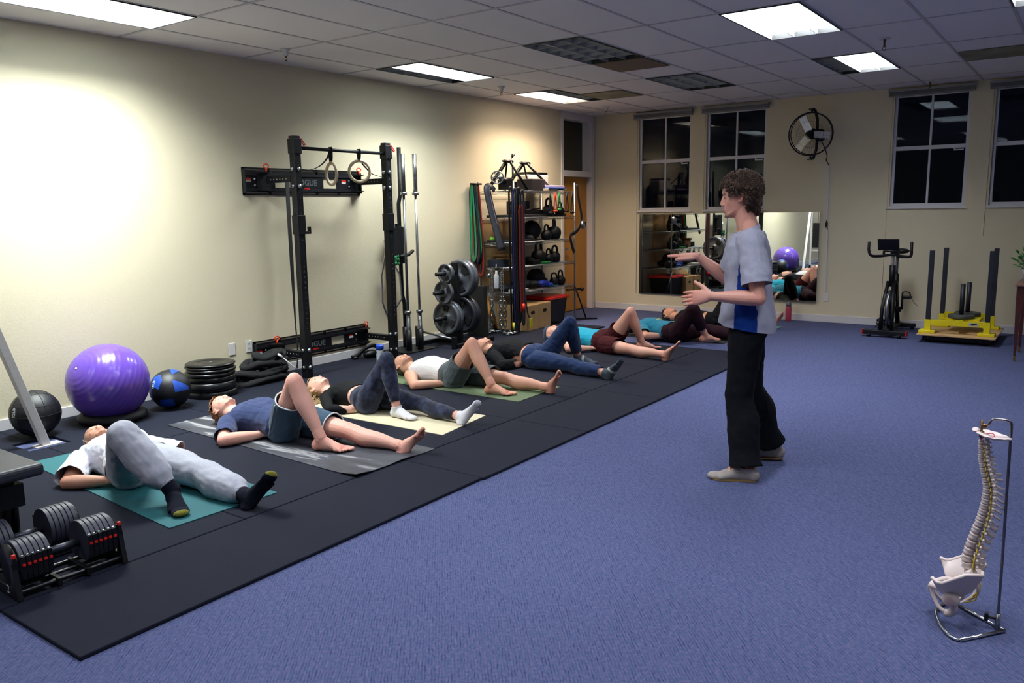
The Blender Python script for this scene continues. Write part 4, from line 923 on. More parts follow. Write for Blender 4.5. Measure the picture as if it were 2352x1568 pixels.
tb = nrm(V3(0, -.35, 1)); G().box((-.12, -.01, 0), (.12, .01, .14), ((1, 0, 0), nrm(V3(0, -1, -.35)), tb), (4.605, 10.68, 1.05)).build('tablet_screen', M_blackp, bk)
g = G(); g.ell((4.67, 11.10, 1.02), (.10, .09, .035)); g.ell((4.64, 10.98, 1.02), (.045, .12, .025)); g.build('saddle', M_rubber, bk); G().cyl((4.66, 11.05, .95), (4.72, 11.05, .95), .016, 10).build('knob', M_black, bk)
g = G(); random.seed(2)
for k in range(5): g.tube(crv([(4.50+random.uniform(-.06, .06), 10.9+random.uniform(-.1, .1), .01+random.uniform(0, .15)) for q in range(5)], 4), .005, 5)
g.build('power_cord', M_blackp, bk)
# ================================================================ SLED on its wooden platform
M_yel = mat('sled_yellow', (222, 205, 18), .4); M_navy = mat('sled_post', (20, 24, 38), .5)
dl = thing('rolling_platform', 'low wheeled black dolly with a plywood top under the yellow sled', 'platform', (5.4, 10.8, 0))
bev(G().box((5.07, 10.43, .022), (5.76, 11.22, .086)).build('dolly_base', M_blackp, dl), .006)
bev(G().box((5.02, 10.34, .087), (5.82, 11.32, .103)).build('plywood_top', M_wood, dl), .002)
for x in (5.12, 5.70):
    for y in (10.5, 11.15): G().cyl((x-.015, y, .024), (x+.015, y, .024), .023, 14).build('wheel', M_blackp, dl)
G().cyl((5.13, 10.424, .055), (5.13, 10.43, .055), .007, 8).build('bolt', M_bolt, dl); G().cyl((5.66, 10.424, .055), (5.66, 10.43, .055), .007, 8).build('bolt', M_bolt, dl)
sl = thing('push_sled', 'yellow weight sled with tall dark push posts by the back wall', 'sled', (5.4, 10.8, .104))
z0 = .104
corner = {'fl': (5.11, 10.50), 'fr': (5.715, 10.50), 'bl': (5.17, 11.14), 'br': (5.70, 11.14)}
g = G()
for (x, y) in corner.values(): g.box((x-.032, y-.03, z0+.02), (x+.032, y+.03, .262))
g.box((5.10, 10.475, .20), (5.73, 10.52, .258)); g.box((5.16, 11.12, .20), (5.71, 11.165, .285)); g.box((5.39, 10.5, .205), (5.46, 11.14, .255)); g.box((5.26, 10.66, .225), (5.62, 11.02, .262))
for (x0_, x1_) in ((5.14, 5.40), (5.69, 5.44)): g.prism([(x0_, 10.51), (x0_, 10.56), (x1_, 10.86), (x1_, 10.80)], (.21, .25))
g.build('frame', M_yel, sl)
for k, (x, y) in corner.items():
    bev(G().box((x-.085, y-.07, z0), (x+.085, y+.10, z0+.032)).build('skid', M_yel, sl), .004)
    bev(G().box((x-.025, y-.025, .262), (x+.025, y+.025, 1.065)).build('push_post', M_navy, sl), .004)
G().box((5.53, 10.4735, .21), (5.63, 10.4745, .248)).build('badge', mat('badge_grey', (170, 172, 176), .4), sl)
G().prism([(-.036, .010), (.036, .010), (.034, -.004), (.006, -.005), (-.003, -.014), (-.010, -.005), (-.024, 0)], (0, .0006), (5.58, 10.4734, .229), ((1, 0, 0), (0, 0, 1), (0, -1, 0))).build('badge_mark', M_blackp, sl)
for x, y, lb in ((5.42, 10.76, 'front one'), (5.455, 11.02, 'rear one')):
    G().cyl((x, y, .262), (x, y, .665), .025, 20).build('weight_peg', M_navy, sl)
    g = G().lathe([(.028, 0), (.055, 0), (.06, .006), (.115, .006), (.12, 0), (.135, 0), (.14, .006), (.14, .036), (.135, .042), (.12, .042), (.115, .036), (.06, .036), (.055, .042), (.028, .042)], (x, y, .2635), n=40, closed=True)
    tag(g.build('weight_plate', mat('plate_olive', (74, 78, 78), .5, .2)), 'round grey weight plate on the yellow sled, '+lb, 'weight plate', 'plates on the sled')
# ================================================================ TABLE AND PLANT at the right edge
M_mah = mat('mahogany', (74, 32, 26), .35, var=.15, vscale=6)
tb_ = thing('side_table', 'dark mahogany table with brass-tipped tapered legs at the picture edge', 'table', (6.35, 9.85, 0))
bev(G().box((6.02, 9.50, .765), (6.85, 10.25, .785)).build('tabletop', mat('mahogany_top', (120, 78, 68), .3), tb_), .003)
bev(G().box((6.04, 9.53, .60), (6.83, 10.22, .765)).build('apron', M_mah, tb_), .003)
for x, y in ((6.06, 9.56), (6.81, 9.56), (6.06, 10.18), (6.81, 10.18)):
    g = G(); g.loft([[(x+dx*r, y+dy*r, z) for dx, dy in ((-1, -1), (1, -1), (1, 1), (-1, 1))] for z, r in ((.05, .011), (.60, .026), (.765, .026))], smooth=False); l = g.build('leg', M_mah, tb_)
    G().loft([[(x+dx*r, y+dy*r, z) for dx, dy in ((-1, -1), (1, -1), (1, 1), (-1, 1))] for z, r in ((0, .0105), (.055, .0125))], smooth=False).build('brass_tip', mat('brass_tip', (190, 160, 90), .3, 1.), l)
pp = thing('potted_plant', 'leafy green plant in a pale pot on the mahogany table', 'plant', (6.14, 9.68, .786))
G().lathe([(0, 0), (.06, 0), (.085, .14), (.08, .14), (.075, .12), (0, .12)], (6.14, 9.68, .786), n=28).build('pot', mat('pot_grey', (150, 150, 160), .5), pp)
random.seed(31); g = G(); gs_ = G()
for k in range(70):
    a = random.uniform(0, 2*PI); el = random.uniform(-.1, 1.3); L = random.uniform(.07, .20); d = V3(math.cos(a)*math.cos(el), math.sin(a)*math.cos(el), math.sin(el)); c = V3(6.14, 9.68, .94)+d*L
    gs_.tube([V3(6.14, 9.68, .90), c], .002, 5); s_ = nrm(np.cross(d, [0, 0, 1])+V3(0, 0, random.uniform(-.4, .4))); up = np.cross(s_, d); w1 = .022; Lf = .058
    ring = [c+d*Lf*t_+s_*w1*ww+up*hh for t_, ww, hh in ((0, 0, 0), (.3, -.9, .004), (.65, -.85, .003), (1, 0, -.004), (.65, .85, .003), (.3, .9, .004))]
    g.add(ring+[r_-up*.0012 for r_ in ring], [(0, 1, 2, 3), (0, 3, 4, 5), (9, 8, 7, 6), (11, 10, 9, 6)]+[(i, (i+1) % 6, (i+1) % 6+6, i+6) for i in range(6)], True)
g.build('leaves', mat('leaf_green', (44, 120, 36), .4), pp); gs_.build('stems', mat('stem_green', (60, 90, 40), .6), pp)
# ================================================================ BENCH at the left edge
bn = thing('weight_bench', 'dark padded weight bench cut off by the picture edge', 'bench', (2.55, 1.58, MZ))
bev(G().rbox((1.55, 1.43, .405), (2.70, 1.70, .465), .02).build('seat_pad', mat('bench_vinyl', (40, 42, 52), .5, bump=.1, bscale=300), bn), .003)
g = G(); g.box((2.05, 1.53, .35), (2.60, 1.60, .405)); g.box((2.52, 1.50, .26), (2.62, 1.63, .37)); g.tube([(2.57, 1.565, .30), (2.53, 1.565, .14), (2.50, 1.565, .05)], .026, 10); g.box((2.45, 1.42, MZ), (2.52, 1.71, .07)); g.tube([(2.57, 1.60, .30), (2.50, 1.62, .05)], .02, 8)
g.build('frame', M_black, bn)
g = G(); g.tube([(1.7, 1.565, .41), (1.6, 1.565, .05)], .026, 10); g.box((1.55, 1.40, MZ), (1.63, 1.73, .07)); g.build('rear_leg', M_black, bn)
# ================================================================ ADJUSTABLE DUMBBELLS
M_dbp = mat('dumbbell_plate', (44, 46, 60), .5); M_dbk = mat('dumbbell_black', (12, 13, 18), .35)
def dumbbell(label, n=6):
    t = thing('adjustable_dumbbell', label, 'dumbbell', (0, 0, 0), 'adjustable dumbbells')
    G().cyl((0, -.075, 0), (0, .075, 0), .0175, 16).build('handle', mat('dark_grip', (52, 55, 66), .4, .5), t, world=False)
    for sd in (-1, 1):
        for k in range(n):
            y = sd*(.075+.0215*(k+.5)); R = .098
            g = G(); P = []
            for i in range(72):
                a = 2*PI*i/72
                r = R
                if math.sin(a) < -.80: r = R*.80/abs(math.sin(a))
                P.append((r*math.cos(a), r*math.sin(a)))
            g.prism(P, (y-.0095, y+.0095), (0, 0, 0), ((1, 0, 0), (0, 0, 1), (0, 1, 0)))
            pl = bev(g.build('plate', M_dbp, t, world=False), .002)
            g = G(); g.box((.05, y-.0088, -.050), (.0992, y+.0088, .050)); G_ = g.build('selector_slot', M_dbk, pl, world=False)
            G().box((.095, y-.006, .010), (.106, y+.006, .019)).build('red_pin', M_red, pl, world=False)
            G().ell((.088, y, .052), (.006, .007, .004), n=8, m=6).build('rivet', M_bolt, pl, world=False); G().ell((.090, y, -.050), (.006, .007, .004), n=8, m=6).build('rivet', M_bolt, pl, world=False)
        y = sd*(.075+.0215*n+.006); g = G(); g.cyl((0, y-.005, .0), (0, y+.005, .0), .088, 32); g.build('end_disc', M_dbk, t, world=False)
        y2 = sd*(.075+.0215*n+.02); G().box((.06, y2-.008, .0), (.09, y2+.008, .05)).build('latch', M_dbk, t, world=False); G().box((.075, y2-.007, .05), (.09, y2+.007, .065)).build('red_pin', M_red, t, world=False)
    # cradle
    g = G()
    for x in (-.075, .085): g.cyl((x, -.225, -.105), (x, .225, -.105), .011, 10)
    g.cyl((.02, -.2, -.10), (.02, .2, -.10), .008, 8)
    for y in (-.225, .225): g.prism([(-.11, -.13), (.115, -.13), (.10, -.06), (.085, .03), (.065, .03), (.06, -.08), (-.05, -.08), (-.09, -.06)], (y-.012, y+.012), (0, 0, 0), ((1, 0, 0), (0, 0, 1), (0, 1, 0)))
    for y in (-.062, .062): g.box((-.09, y-.01, -.125), (.11, y+.01, -.09))
    bev(g.build('cradle', M_dbk, t, world=False), .003)
    text_mesh('cradle_print', '2', .05, M_prt, (.03, -.2385, -.095), face_rot((0, -1, 0), (0, 0, 1)), t, .0005)
    return t
d1 = dumbbell('adjustable dumbbell with red selector pins, the front one of the pair')
ang = math.radians(-1.5); d1.rotation_euler = (0, 0, ang); d1.location = (3.0, 1.60, MZ+.132)
d2 = dup(d1, (2.70, 1.58, MZ+.132), (0, 0, PI+ang), 'adjustable dumbbell turned away, behind the one with red pins')
# ================================================================ SPINE MODEL
M_bone = mat('bone_plastic', (222, 206, 200), .42); M_nerve = mat('nerve_yellow', (200, 176, 60), .5); M_disc = mat('disc_pink', (206, 176, 172), .5); M_art = mat('artery_red', (190, 40, 70), .5)
sp = thing('spine_model', 'life-size human spine and pelvis model hanging on a steel stand', 'spine model', (6.36, 3.38, 0))
SYc = 3.382
g = G(); br_ = crv([(6.462, 3.385, .008), (6.44, 3.37, .008), (6.36, 3.21, .008), (6.33, 3.21, .008), (6.27, 3.30, .008), (6.247, 3.394, .008), (6.26, 3.48, .008), (6.30, 3.512, .008), (6.34, 3.50, .008), (6.44, 3.41, .008)], 6)
g.tube([(6.485, 3.375, .008), (6.355, 3.205, .008)], .0065, 8); g.tube(crv([(6.355, 3.205, .008), (6.32, 3.222, .008), (6.275, 3.30, .008), (6.249, 3.394, .008), (6.26, 3.475, .008), (6.298, 3.513, .008)], 8), .0065, 8); g.tube([(6.298, 3.513, .008), (6.485, 3.375, .008)], .0065, 8)
g.build('base_loop', M_chrome, sp)
g = G(); g.tube(crv([(6.459, SYc, .01), (6.457, SYc, .3), (6.453, SYc, .6), (6.451, SYc, .78), (6.448, SYc, .805), (6.436, SYc, .814), (6.40, SYc, .813), (6.386, SYc, .806), (6.379, SYc, .79), (6.368, SYc, .783)], 5), .005, 8); g.build('rod', mat('rod_steel', (120, 118, 122), .3, 1.), sp)
G().cyl((6.459, SYc, .0), (6.459, SYc, .065), .009, 14).build('rod_clamp', M_steel, sp); G().cyl((6.455, SYc, .045), (6.425, SYc-.005, .045), .005, 8).box((6.415, SYc-.012, .03), (6.428, SYc+.008, .06)).build('thumb_screw', M_black, sp)
g = G(); g.cyl((6.358, SYc, .735), (6.357, SYc, .805), .0045, 10); g.ell((6.366, SYc, .783), (.012, .008, .009), n=10, m=8); g.cyl((6.358, SYc, .742), (6.358, SYc, .762), .009, 12); g.build('top_pin', mat('brass', ()), sp)
# occiput plate
g = G(); rings = []
for k in range(13):
    u = k/12; xx = 6.337+.118*u; w_ = .012+.042*math.sin(PI*min(1, u*1.02)**.8)+.004*math.sin(u*25); zc_ = .762-.016*u-.012*math.sin(u*PI)
    rings.append([(xx, SYc+w_*math.cos(a), zc_+.006*math.sin(a)+.012*abs(math.cos(a))**2*math.sin(u*PI)) for a in [2*PI*i/20 for i in range(20)]])
g.loft(rings); g.ell((6.338, SYc, .766), (.012, .03, .006)); oc_ = g.build('occiput', M_bone, sp)
G().tube(crv([(6.358, SYc-.02, .733), (6.372, SYc-.03, .75), (6.395, SYc-.03, .752), (6.402, SYc-.02, .757), (6.392, SYc-.012, .762), (6.376, SYc-.012, .757)], 5), .0018, 6).build('artery', M_art, oc_)
# vertebral column: (x, z) of body centres, body half length, height
cen = [(6.357, .722), (6.359, .703), (6.361, .686), (6.362, .669), (6.364, .652), (6.368, .635), (6.372, .618), (6.377, .600), (6.382, .581), (6.386, .561), (6.388, .541), (6.388, .520), (6.387, .499), (6.385, .478), (6.382, .456), (6.378, .433), (6.373, .409), (6.366, .383), (6.359, .355), (6.352, .325), (6.346, .294), (6.342, .264), (6.343, .236)]
cen = [(x+.002, z) for x, z in cen]
nv_ = len(cen); random.seed(8)
for i, (x, z) in enumerate(cen):
    u = i/(nv_-1); hb = .0075+.0065*u; rx = .0095+.0105*u; ry = .0105+.013*u
    nx = cen[min(i+1, nv_-1)]; pv = cen[max(i-1, 0)]; tdir = nrm(V3(nx[0]-pv[0], 0, nx[1]-pv[1])); fw = nrm(V3(-tdir[2], 0, tdir[0])) ; fw = -fw if fw[0] > 0 else fw   # to the front (-x)
    c = V3(x, SYc, z); g = G()
    rings = []
    for h, s_ in ((-1, .96), (-.75, 1.05), (-.2, .9), (.2, .9), (.75, 1.05), (1, .96)):
        rings.append([c-tdir*h*hb*.82+fw*rx*s_*math.cos(a)+V3(0, 1, 0)*ry*s_*math.sin(a) for a in [2*PI*k/18 for k in range(18)]])
    g.loft(rings)
    bk_ = -fw; Lp = (.020 if i < 3 else .026 if i < 7 else .036 if i < 13 else .034 if i < 18 else .030); dn = (.15 if i < 6 else .35 if i < 9 else 1.0 if i < 13 else .8 if i < 16 else .25)
    a0 = c+bk_*rx*1.5
    g.tube([c+bk_*rx*.8+V3(0, .006+.004*u, 0), a0+V3(0, .009, 0), a0+bk_*.008], .004, 6); g.tube([c+bk_*rx*.8-V3(0, .006+.004*u, 0), a0-V3(0, .009, 0), a0+bk_*.008], .004, 6)
    e_ = a0+bk_*Lp-V3(0, 0, Lp*dn*.55); hh = .0035 if i < 7 else .0045 if i < 16 else .0095
    g.tube([a0+bk_*.004, (a0+e_)/2, e_], [.003, .003, .0035 if i < 16 else .0045], 8, side=(0, 1, 0), r2=[hh, hh*1.05, hh*1.15])
    Lt = .018+.008*math.sin(PI*min(1, u*1.4))+(.006 if i > 16 else 0)
    for sd in (-1, 1):
        g.tube([a0+V3(0, sd*.006, 0)-bk_*.004, a0+V3(0, sd*Lt, .002)+bk_*.006], [.004, .0048], 7); g.ell(a0+V3(0, sd*.010, hb*.9), (.005, .005, .006), n=8, m=6); g.ell(a0+V3(0, sd*Lt, .002)+bk_*.006, (.0055, .0055, .006), n=8, m=6)
    v = g.build('vertebra', M_bone, sp)
    if i < nv_-1: 
        mid = (c+V3(nx[0], SYc, nx[1]))/2; G().cyl(mid+tdir*.004, mid-tdir*.004, rx*.93, 16).build('disc', M_disc, v)
    g = G()
    for sd in (-1, 1): g.tube(crv([c+bk_*rx*1.2+V3(0, sd*.004, -hb*.9), c+bk_*rx*1.15+V3(0, sd*(.014+.006*u), -hb*1.2), c+bk_*rx*1.1+V3(0, sd*(.019+.008*u), -hb*2.3)], 3), .0021+.0011*u, 6)
    g.build('nerve', M_nerve, v)
# sacrum + coccyx
g = G(); Ps = crv([(6.350, .222), (6.368, .195), (6.385, .165), (6.386, .138), (6.373, .112), (6.352, .090), (6.332, .074)], 5); n_s = len(Ps)
g.tube([(p[0], SYc, p[1]) for p in Ps], [.016*(1-.80*k/(n_s-1))+.001 for k in range(n_s)], 14, side=(0, 1, 0) if False else (1, 0, 0), r2=[.052*max(.10, 1-1.25*k/(n_s-1))**.9 for k in range(n_s)])
sac = g.build('sacrum', M_bone, sp)
g = G()
for k in range(4):
    for sd in (-1, 1): g.tube(crv([(6.372+.004*k, SYc+sd*.018, .20-.02*k), (6.395-.004*k, SYc+sd*.022, .17-.02*k), (6.385-.012*k, SYc+sd*.016, .135-.016*k)], 3), .0024, 6)
g.build('sacral_nerve', M_nerve, sac)
# hip bones: curved plates built from sheet rows, thickened
def hip(sd):
    rows_ = []
    # crest to acetabulum rows : list of (x, y offset, z)
    crest = [(6.398, .035, .232), (6.402, .052, .222), (6.388, .080, .232), (6.352, .106, .234), (6.315, .122, .214), (6.280, .126, .190), (6.262, .118, .186), (6.240, .104, .196)]
    m1 = [(6.392, .038, .205), (6.393, .048, .197), (6.375, .066, .195), (6.345, .083, .192), (6.312, .094, .183), (6.284, .098, .172), (6.266, .098, .165), (6.254, .094, .164)]
    m2 = [(6.386, .038, .178), (6.380, .044, .170), (6.362, .052, .162), (6.338, .062, .157), (6.312, .074, .152), (6.290, .080, .148), (6.274, .082, .146), (6.262, .082, .144)]
    m3 = [(6.376, .040, .160), (6.366, .044, .146), (6.350, .050, .134), (6.330, .058, .126), (6.308, .068, .124), (6.294, .073, .125), (6.282, .074, .127), (6.272, .074, .130)]
    g = G(); R = [crv(r, 4) for r in (crest, m1, m2, m3)]; nn = len(R[0]); rr = [[np.array([p[0], SYc+sd*p[1], p[2]]) for p in r] for r in R]
    rr = [list(q) for q in zip(*[crv([r[j] for r in rr], 4) for j in range(nn)])]
    V = []; m = len(rr)
    top = [p for r in rr for p in r]; A = np.array(top).reshape(m, nn, 3)
    du = np.gradient(A, axis=0); dv = np.gradient(A, axis=1); N_ = np.cross(du, dv); N_ /= np.linalg.norm(N_, axis=2)[..., None]
    th = .0035+.002*np.linspace(1, 0, m)[:, None, None]*0; V = [tuple(p) for p in (A+N_*th).reshape(-1, 3)]+[tuple(p) for p in (A-N_*th).reshape(-1, 3)]
    Fc = []; n1 = m*nn
    for i in range(m-1):
        for j in range(nn-1): a = i*nn+j; Fc += [(a, a+1, a+nn+1, a+nn), (n1+a, n1+a+nn, n1+a+nn+1, n1+a+1)]
    rim = list(range(nn))+[i*nn+nn-1 for i in range(1, m)]+[(m-1)*nn+j for j in range(nn-2, -1, -1)]+[i*nn for i in range(m-2, 0, -1)]
    for k in range(len(rim)): a, b = rim[k], rim[(k+1) % len(rim)]; Fc.append((a, n1+a, n1+b, b))
    g.add(V, Fc, True)
    q = lambda *P: [(p[0], SYc+sd*p[1], p[2]) for p in P]
    g.tube(q(*crest), .007, 8)
    g.ell((6.306, SYc+sd*.072, .112), (.032, .022, .030), n=16, m=12)     # around the hip socket
    g.tube(crv(q((6.300, .070, .125), (6.270, .050, .135), (6.240, .022, .128), (6.226, .004, .118)), 4), .011, 10)   # upper pubic bar
    g.tube(crv(q((6.226, .006, .118), (6.240, .018, .085), (6.262, .035, .055), (6.288, .050, .045)), 4), .009, 10, side=(0, 1, 0), r2=.007)
    g.tube(crv(q((6.312, .068, .10), (6.316, .062, .072), (6.306, .055, .048), (6.288, .050, .042)), 4), [.016]*4+[.015]*4+[.014]*4+[.014], 10)
    g.tube(crv(q((6.345, .055, .128), (6.340, .045, .112), (6.334, .04, .108)), 3), .006, 8)
    hb_ = g.build('hip_bone', M_bone, sp)
    G().ell((6.304, SYc+sd*.092, .108), (.020, .006, .020), n=16, m=8).build('hip_socket', M_disc, hb_)
hip(-1); hip(1)
G().ell((6.224, SYc, .110), (.009, .010, .016)).build('pubic_disc', M_disc, sp)
# ================================================================ ceiling speaker / wall mounted fixture at the far top right
t = tag(G().box((6.38, 8.2, HC-.10), (6.43, 8.5, HC-.0)).build('ceiling_bracket', M_black), 'small dark bracket on the ceiling at the top picture corner', 'bracket')
# joints in metres (world)
SK = {
 'P1': {'head': (1.361, 2.628, 0.138), 'neck': (1.572, 2.595, 0.130), 'pel': (2.065, 2.518, 0.120), 'shR': (1.604, 2.400, 0.107), 'shL': (1.653, 2.747, 0.120), 'elR': (1.804, 2.202, 0.050), 'elL': (1.913, 2.898, 0.050), 'wrR': (2.017, 2.342, 0.064), 'wrL': (2.073, 2.700, 0.064), 'hipR': (2.090, 2.423, 0.117), 'hipL': (2.106, 2.607, 0.129), 'knR': (2.372, 2.256, 0.414), 'knL': (2.541, 2.628, 0.115), 'anR': (2.624, 2.373, 0.086), 'anL': (2.966, 2.603, 0.073), 'toR': (2.790, 2.301, 0.028), 'toL': (3.107, 2.660, 0.204)},
 'P2': {'head': (1.337, 3.613, 0.149), 'neck': (1.552, 3.597, 0.129), 'pel': (2.050, 3.667, 0.119), 'shR': (1.636, 3.430, 0.116), 'shL': (1.590, 3.771, 0.133), 'elR': (1.843, 3.239, 0.063), 'elL': (1.734, 4.021, 0.063), 'wrR': (1.919, 3.492, 0.058), 'wrL': (1.876, 3.798, 0.058), 'hipR': (2.087, 3.569, 0.109), 'hipL': (2.084, 3.766, 0.118), 'knR': (2.299, 3.509, 0.481), 'knL': (2.532, 3.758, 0.111), 'anR': (2.505, 3.535, 0.097), 'anL': (2.967, 3.814, 0.058), 'toR': (2.674, 3.599, 0.018), 'toL': (3.125, 3.882, 0.182)},
 'P3': {'head': (1.310, 4.568, 0.120), 'neck': (1.509, 4.557, 0.106), 'pel': (1.987, 4.531, 0.120), 'shR': (1.581, 4.397, 0.103), 'shL': (1.597, 4.720, 0.101), 'elR': (1.799, 4.236, 0.064), 'elL': (1.832, 4.845, 0.064), 'wrR': (1.979, 4.421, 0.050), 'wrL': (1.991, 4.641, 0.050), 'hipR': (2.027, 4.441, 0.120), 'hipL': (2.039, 4.615, 0.126), 'knR': (2.229, 4.466, 0.473), 'knL': (2.454, 4.620, 0.111), 'anR': (2.322, 4.461, 0.089), 'anL': (2.858, 4.586, 0.076), 'toR': (2.492, 4.455, 0.029), 'toL': (2.999, 4.639, 0.199)},
 'P4': {'head': (1.236, 5.708, 0.127), 'neck': (1.441, 5.656, 0.117), 'pel': (1.945, 5.668, 0.118), 'shR': (1.517, 5.487, 0.099), 'shL': (1.510, 5.832, 0.127), 'elR': (1.737, 5.305, 0.052), 'elL': (1.721, 6.020, 0.052), 'wrR': (1.915, 5.506, 0.058), 'wrL': (1.908, 5.827, 0.058), 'hipR': (1.981, 5.571, 0.103), 'hipL': (1.988, 5.763, 0.111), 'knR': (2.242, 5.518, 0.444), 'knL': (2.421, 5.759, 0.112), 'anR': (2.466, 5.492, 0.096), 'anL': (2.842, 5.796, 0.071), 'toR': (2.639, 5.533, 0.031), 'toL': (2.966, 5.793, 0.220)},
 'P5': {'head': (1.345, 6.855, 0.155), 'neck': (1.550, 6.779, 0.138), 'pel': (2.069, 6.796, 0.119), 'shR': (1.640, 6.605, 0.123), 'shL': (1.636, 6.954, 0.103), 'elR': (1.891, 6.464, 0.054), 'elL': (1.869, 7.116, 0.054), 'wrR': (1.974, 6.713, 0.039), 'wrL': (1.968, 6.873, 0.039), 'hipR': (2.117, 6.698, 0.103), 'hipL': (2.126, 6.892, 0.121), 'knR': (2.562, 6.660, 0.103), 'knL': (2.392, 6.922, 0.474), 'anR': (2.989, 6.592, 0.072), 'anL': (2.379, 7.084, 0.083), 'toR': (3.137, 6.581, 0.207), 'toL': (2.564, 7.128, 0.020)},
 'P6': {'head': (1.484, 8.015, 0.141), 'neck': (1.690, 7.981, 0.122), 'pel': (2.189, 7.991, 0.116), 'shR': (1.786, 7.822, 0.110), 'shL': (1.776, 8.153, 0.102), 'elR': (1.957, 7.602, 0.063), 'elL': (1.942, 8.370, 0.063), 'wrR': (2.127, 7.797, 0.060), 'wrL': (2.119, 8.182, 0.060), 'hipR': (2.241, 7.903, 0.084), 'hipL': (2.242, 8.084, 0.117), 'knR': (2.635, 7.747, 0.100), 'knL': (2.487, 8.057, 0.462), 'anR': (3.047, 7.713, 0.086), 'anL': (2.547, 8.205, 0.085), 'toR': (3.188, 7.691, 0.212), 'toL': (2.665, 8.339, 0.030)},
 'P7': {'head': (1.924, 9.189, 0.142), 'neck': (2.103, 9.082, 0.133), 'pel': (2.596, 8.986, 0.120), 'shR': (2.186, 8.916, 0.151), 'shL': (2.236, 9.230, 0.100), 'elR': (2.353, 8.703, 0.095), 'elL': (2.478, 9.339, 0.095), 'wrR': (2.483, 8.926, 0.075), 'wrL': (2.514, 9.084, 0.075), 'hipR': (2.654, 8.895, 0.121), 'hipL': (2.673, 9.059, 0.111), 'knR': (2.910, 8.797, 0.441), 'knL': (2.852, 9.412, 0.119), 'anR': (2.959, 9.039, 0.108), 'anL': (3.259, 9.380, 0.070), 'toR': (3.074, 9.172, 0.042), 'toL': (3.197, 9.440, 0.235)},
 'P8': {'head': (1.960, 10.234, 0.182), 'neck': (2.147, 10.138, 0.148), 'pel': (2.640, 10.139, 0.121), 'shR': (2.233, 9.970, 0.106), 'shL': (2.226, 10.303, 0.103), 'elR': (2.423, 9.760, 0.056), 'elL': (2.422, 10.517, 0.056), 'wrR': (2.613, 9.930, 0.056), 'wrL': (2.612, 10.347, 0.056), 'hipR': (2.701, 10.060, 0.144), 'hipL': (2.684, 10.229, 0.112), 'knR': (2.767, 10.320, 0.470), 'knL': (2.846, 10.602, 0.111), 'anR': (2.923, 10.350, 0.090), 'anL': (3.247, 10.549, 0.079), 'toR': (3.100, 10.350, 0.030), 'toL': (3.384, 10.556, 0.214)},
 'P0': {'head': (4.932, 4.770, 1.649), 'neck': (4.953, 4.770, 1.444), 'pel': (4.965, 4.760, 0.830), 'shL': (5.073, 4.600, 1.359), 'elL': (5.126, 4.530, 1.073), 'wrL': (4.855, 4.470, 1.091), 'haL': (4.661, 4.470, 1.061), 'shR': (4.912, 4.940, 1.351), 'elR': (4.728, 5.020, 1.159), 'wrR': (4.579, 4.930, 1.292), 'haR': (4.385, 4.900, 1.318), 'hipL': (4.997, 4.670, 0.824), 'hipR': (4.933, 4.850, 0.802), 'knL': (4.981, 4.600, 0.433), 'anL': (5.060, 4.530, 0.067), 'knR': (4.950, 4.930, 0.403), 'anR': (4.997, 5.020, 0.066)},
}
# ================================================================ PEOPLE
def remesh(g, vox, sm=3):
    V = np.array(g.v, float); me = bpy.data.meshes.new('tmp'); me.from_pydata(V.tolist(), [], g.f); me.update()
    bm = bmesh.new(); bm.from_mesh(me); bmesh.ops.recalc_face_normals(bm, faces=bm.faces); bm.to_mesh(me); bm.free()
    o = bpy.data.objects.new('tmp', me); COL.objects.link(o)
    r = o.modifiers.new('r', 'REMESH'); r.mode = 'VOXEL'; r.voxel_size = vox
    if sm: q = o.modifiers.new('s', 'SMOOTH'); q.factor = .5; q.iterations = sm
    dg = bpy.context.evaluated_depsgraph_get(); dg.update(); m2 = bpy.data.meshes.new_from_object(o.evaluated_get(dg))
    bpy.data.objects.remove(o); bpy.data.meshes.remove(me); return m2
def coords(me): a = np.empty(len(me.vertices)*3); me.vertices.foreach_get('co', a); return a.reshape(-1, 3)
def setco(me, a): me.vertices.foreach_set('co', a.reshape(-1)); me.update()
def normals(me): a = np.empty(len(me.vertices)*3); me.vertices.foreach_get('normal', a); return a.reshape(-1, 3)
def setcol(me, C):
    at = me.color_attributes.new('Col', 'FLOAT_COLOR', 'POINT'); a = np.ones((len(me.vertices), 4)); a[:, :3] = C; at.data.foreach_set('color', a.reshape(-1))
def delv(me, mask):
    bm = bmesh.new(); bm.from_mesh(me); bm.verts.ensure_lookup_table(); bmesh.ops.delete(bm, geom=[bm.verts[i] for i in np.nonzero(mask)[0]], context='VERTS'); bm.to_mesh(me); bm.free()
def cutplane(me, p, n, rad):
    """trim everything past plane (p, n) that lies within rad of p, with a clean edge"""
    bm = bmesh.new(); bm.from_mesh(me); P = Vector(p); N_ = Vector(nrm(n))
    fs = [f for f in bm.faces if (f.calc_center_median()-P).length < rad]
    es = set(e for f in fs for e in f.edges); vs = set(v for f in fs for v in f.verts)
    bmesh.ops.bisect_plane(bm, geom=list(fs)+list(es)+list(vs), plane_co=P, plane_no=N_, dist=1e-5)
    dv = [v for v in bm.verts if (v.co-P).length < rad and (v.co-P).dot(N_) > 1e-4]
    bmesh.ops.delete(bm, geom=dv, context='VERTS')
    bm.to_mesh(me); bm.free()
def finish(me, name, m, parent, smooth=True):
    a = coords(me)-np.array(woff(parent)); setco(me, a)
    me.materials.clear(); me.materials.append(m); me.polygons.foreach_set('use_smooth', [smooth]*len(me.polygons)); me.update()
    o = bpy.data.objects.new(name, me); COL.objects.link(o); o.parent = parent; return o
def nz(P, sc, seed=0.):
    return np.array([noise.noise(Vector((p[0]*sc+seed, p[1]*sc, p[2]*sc))) for p in P])
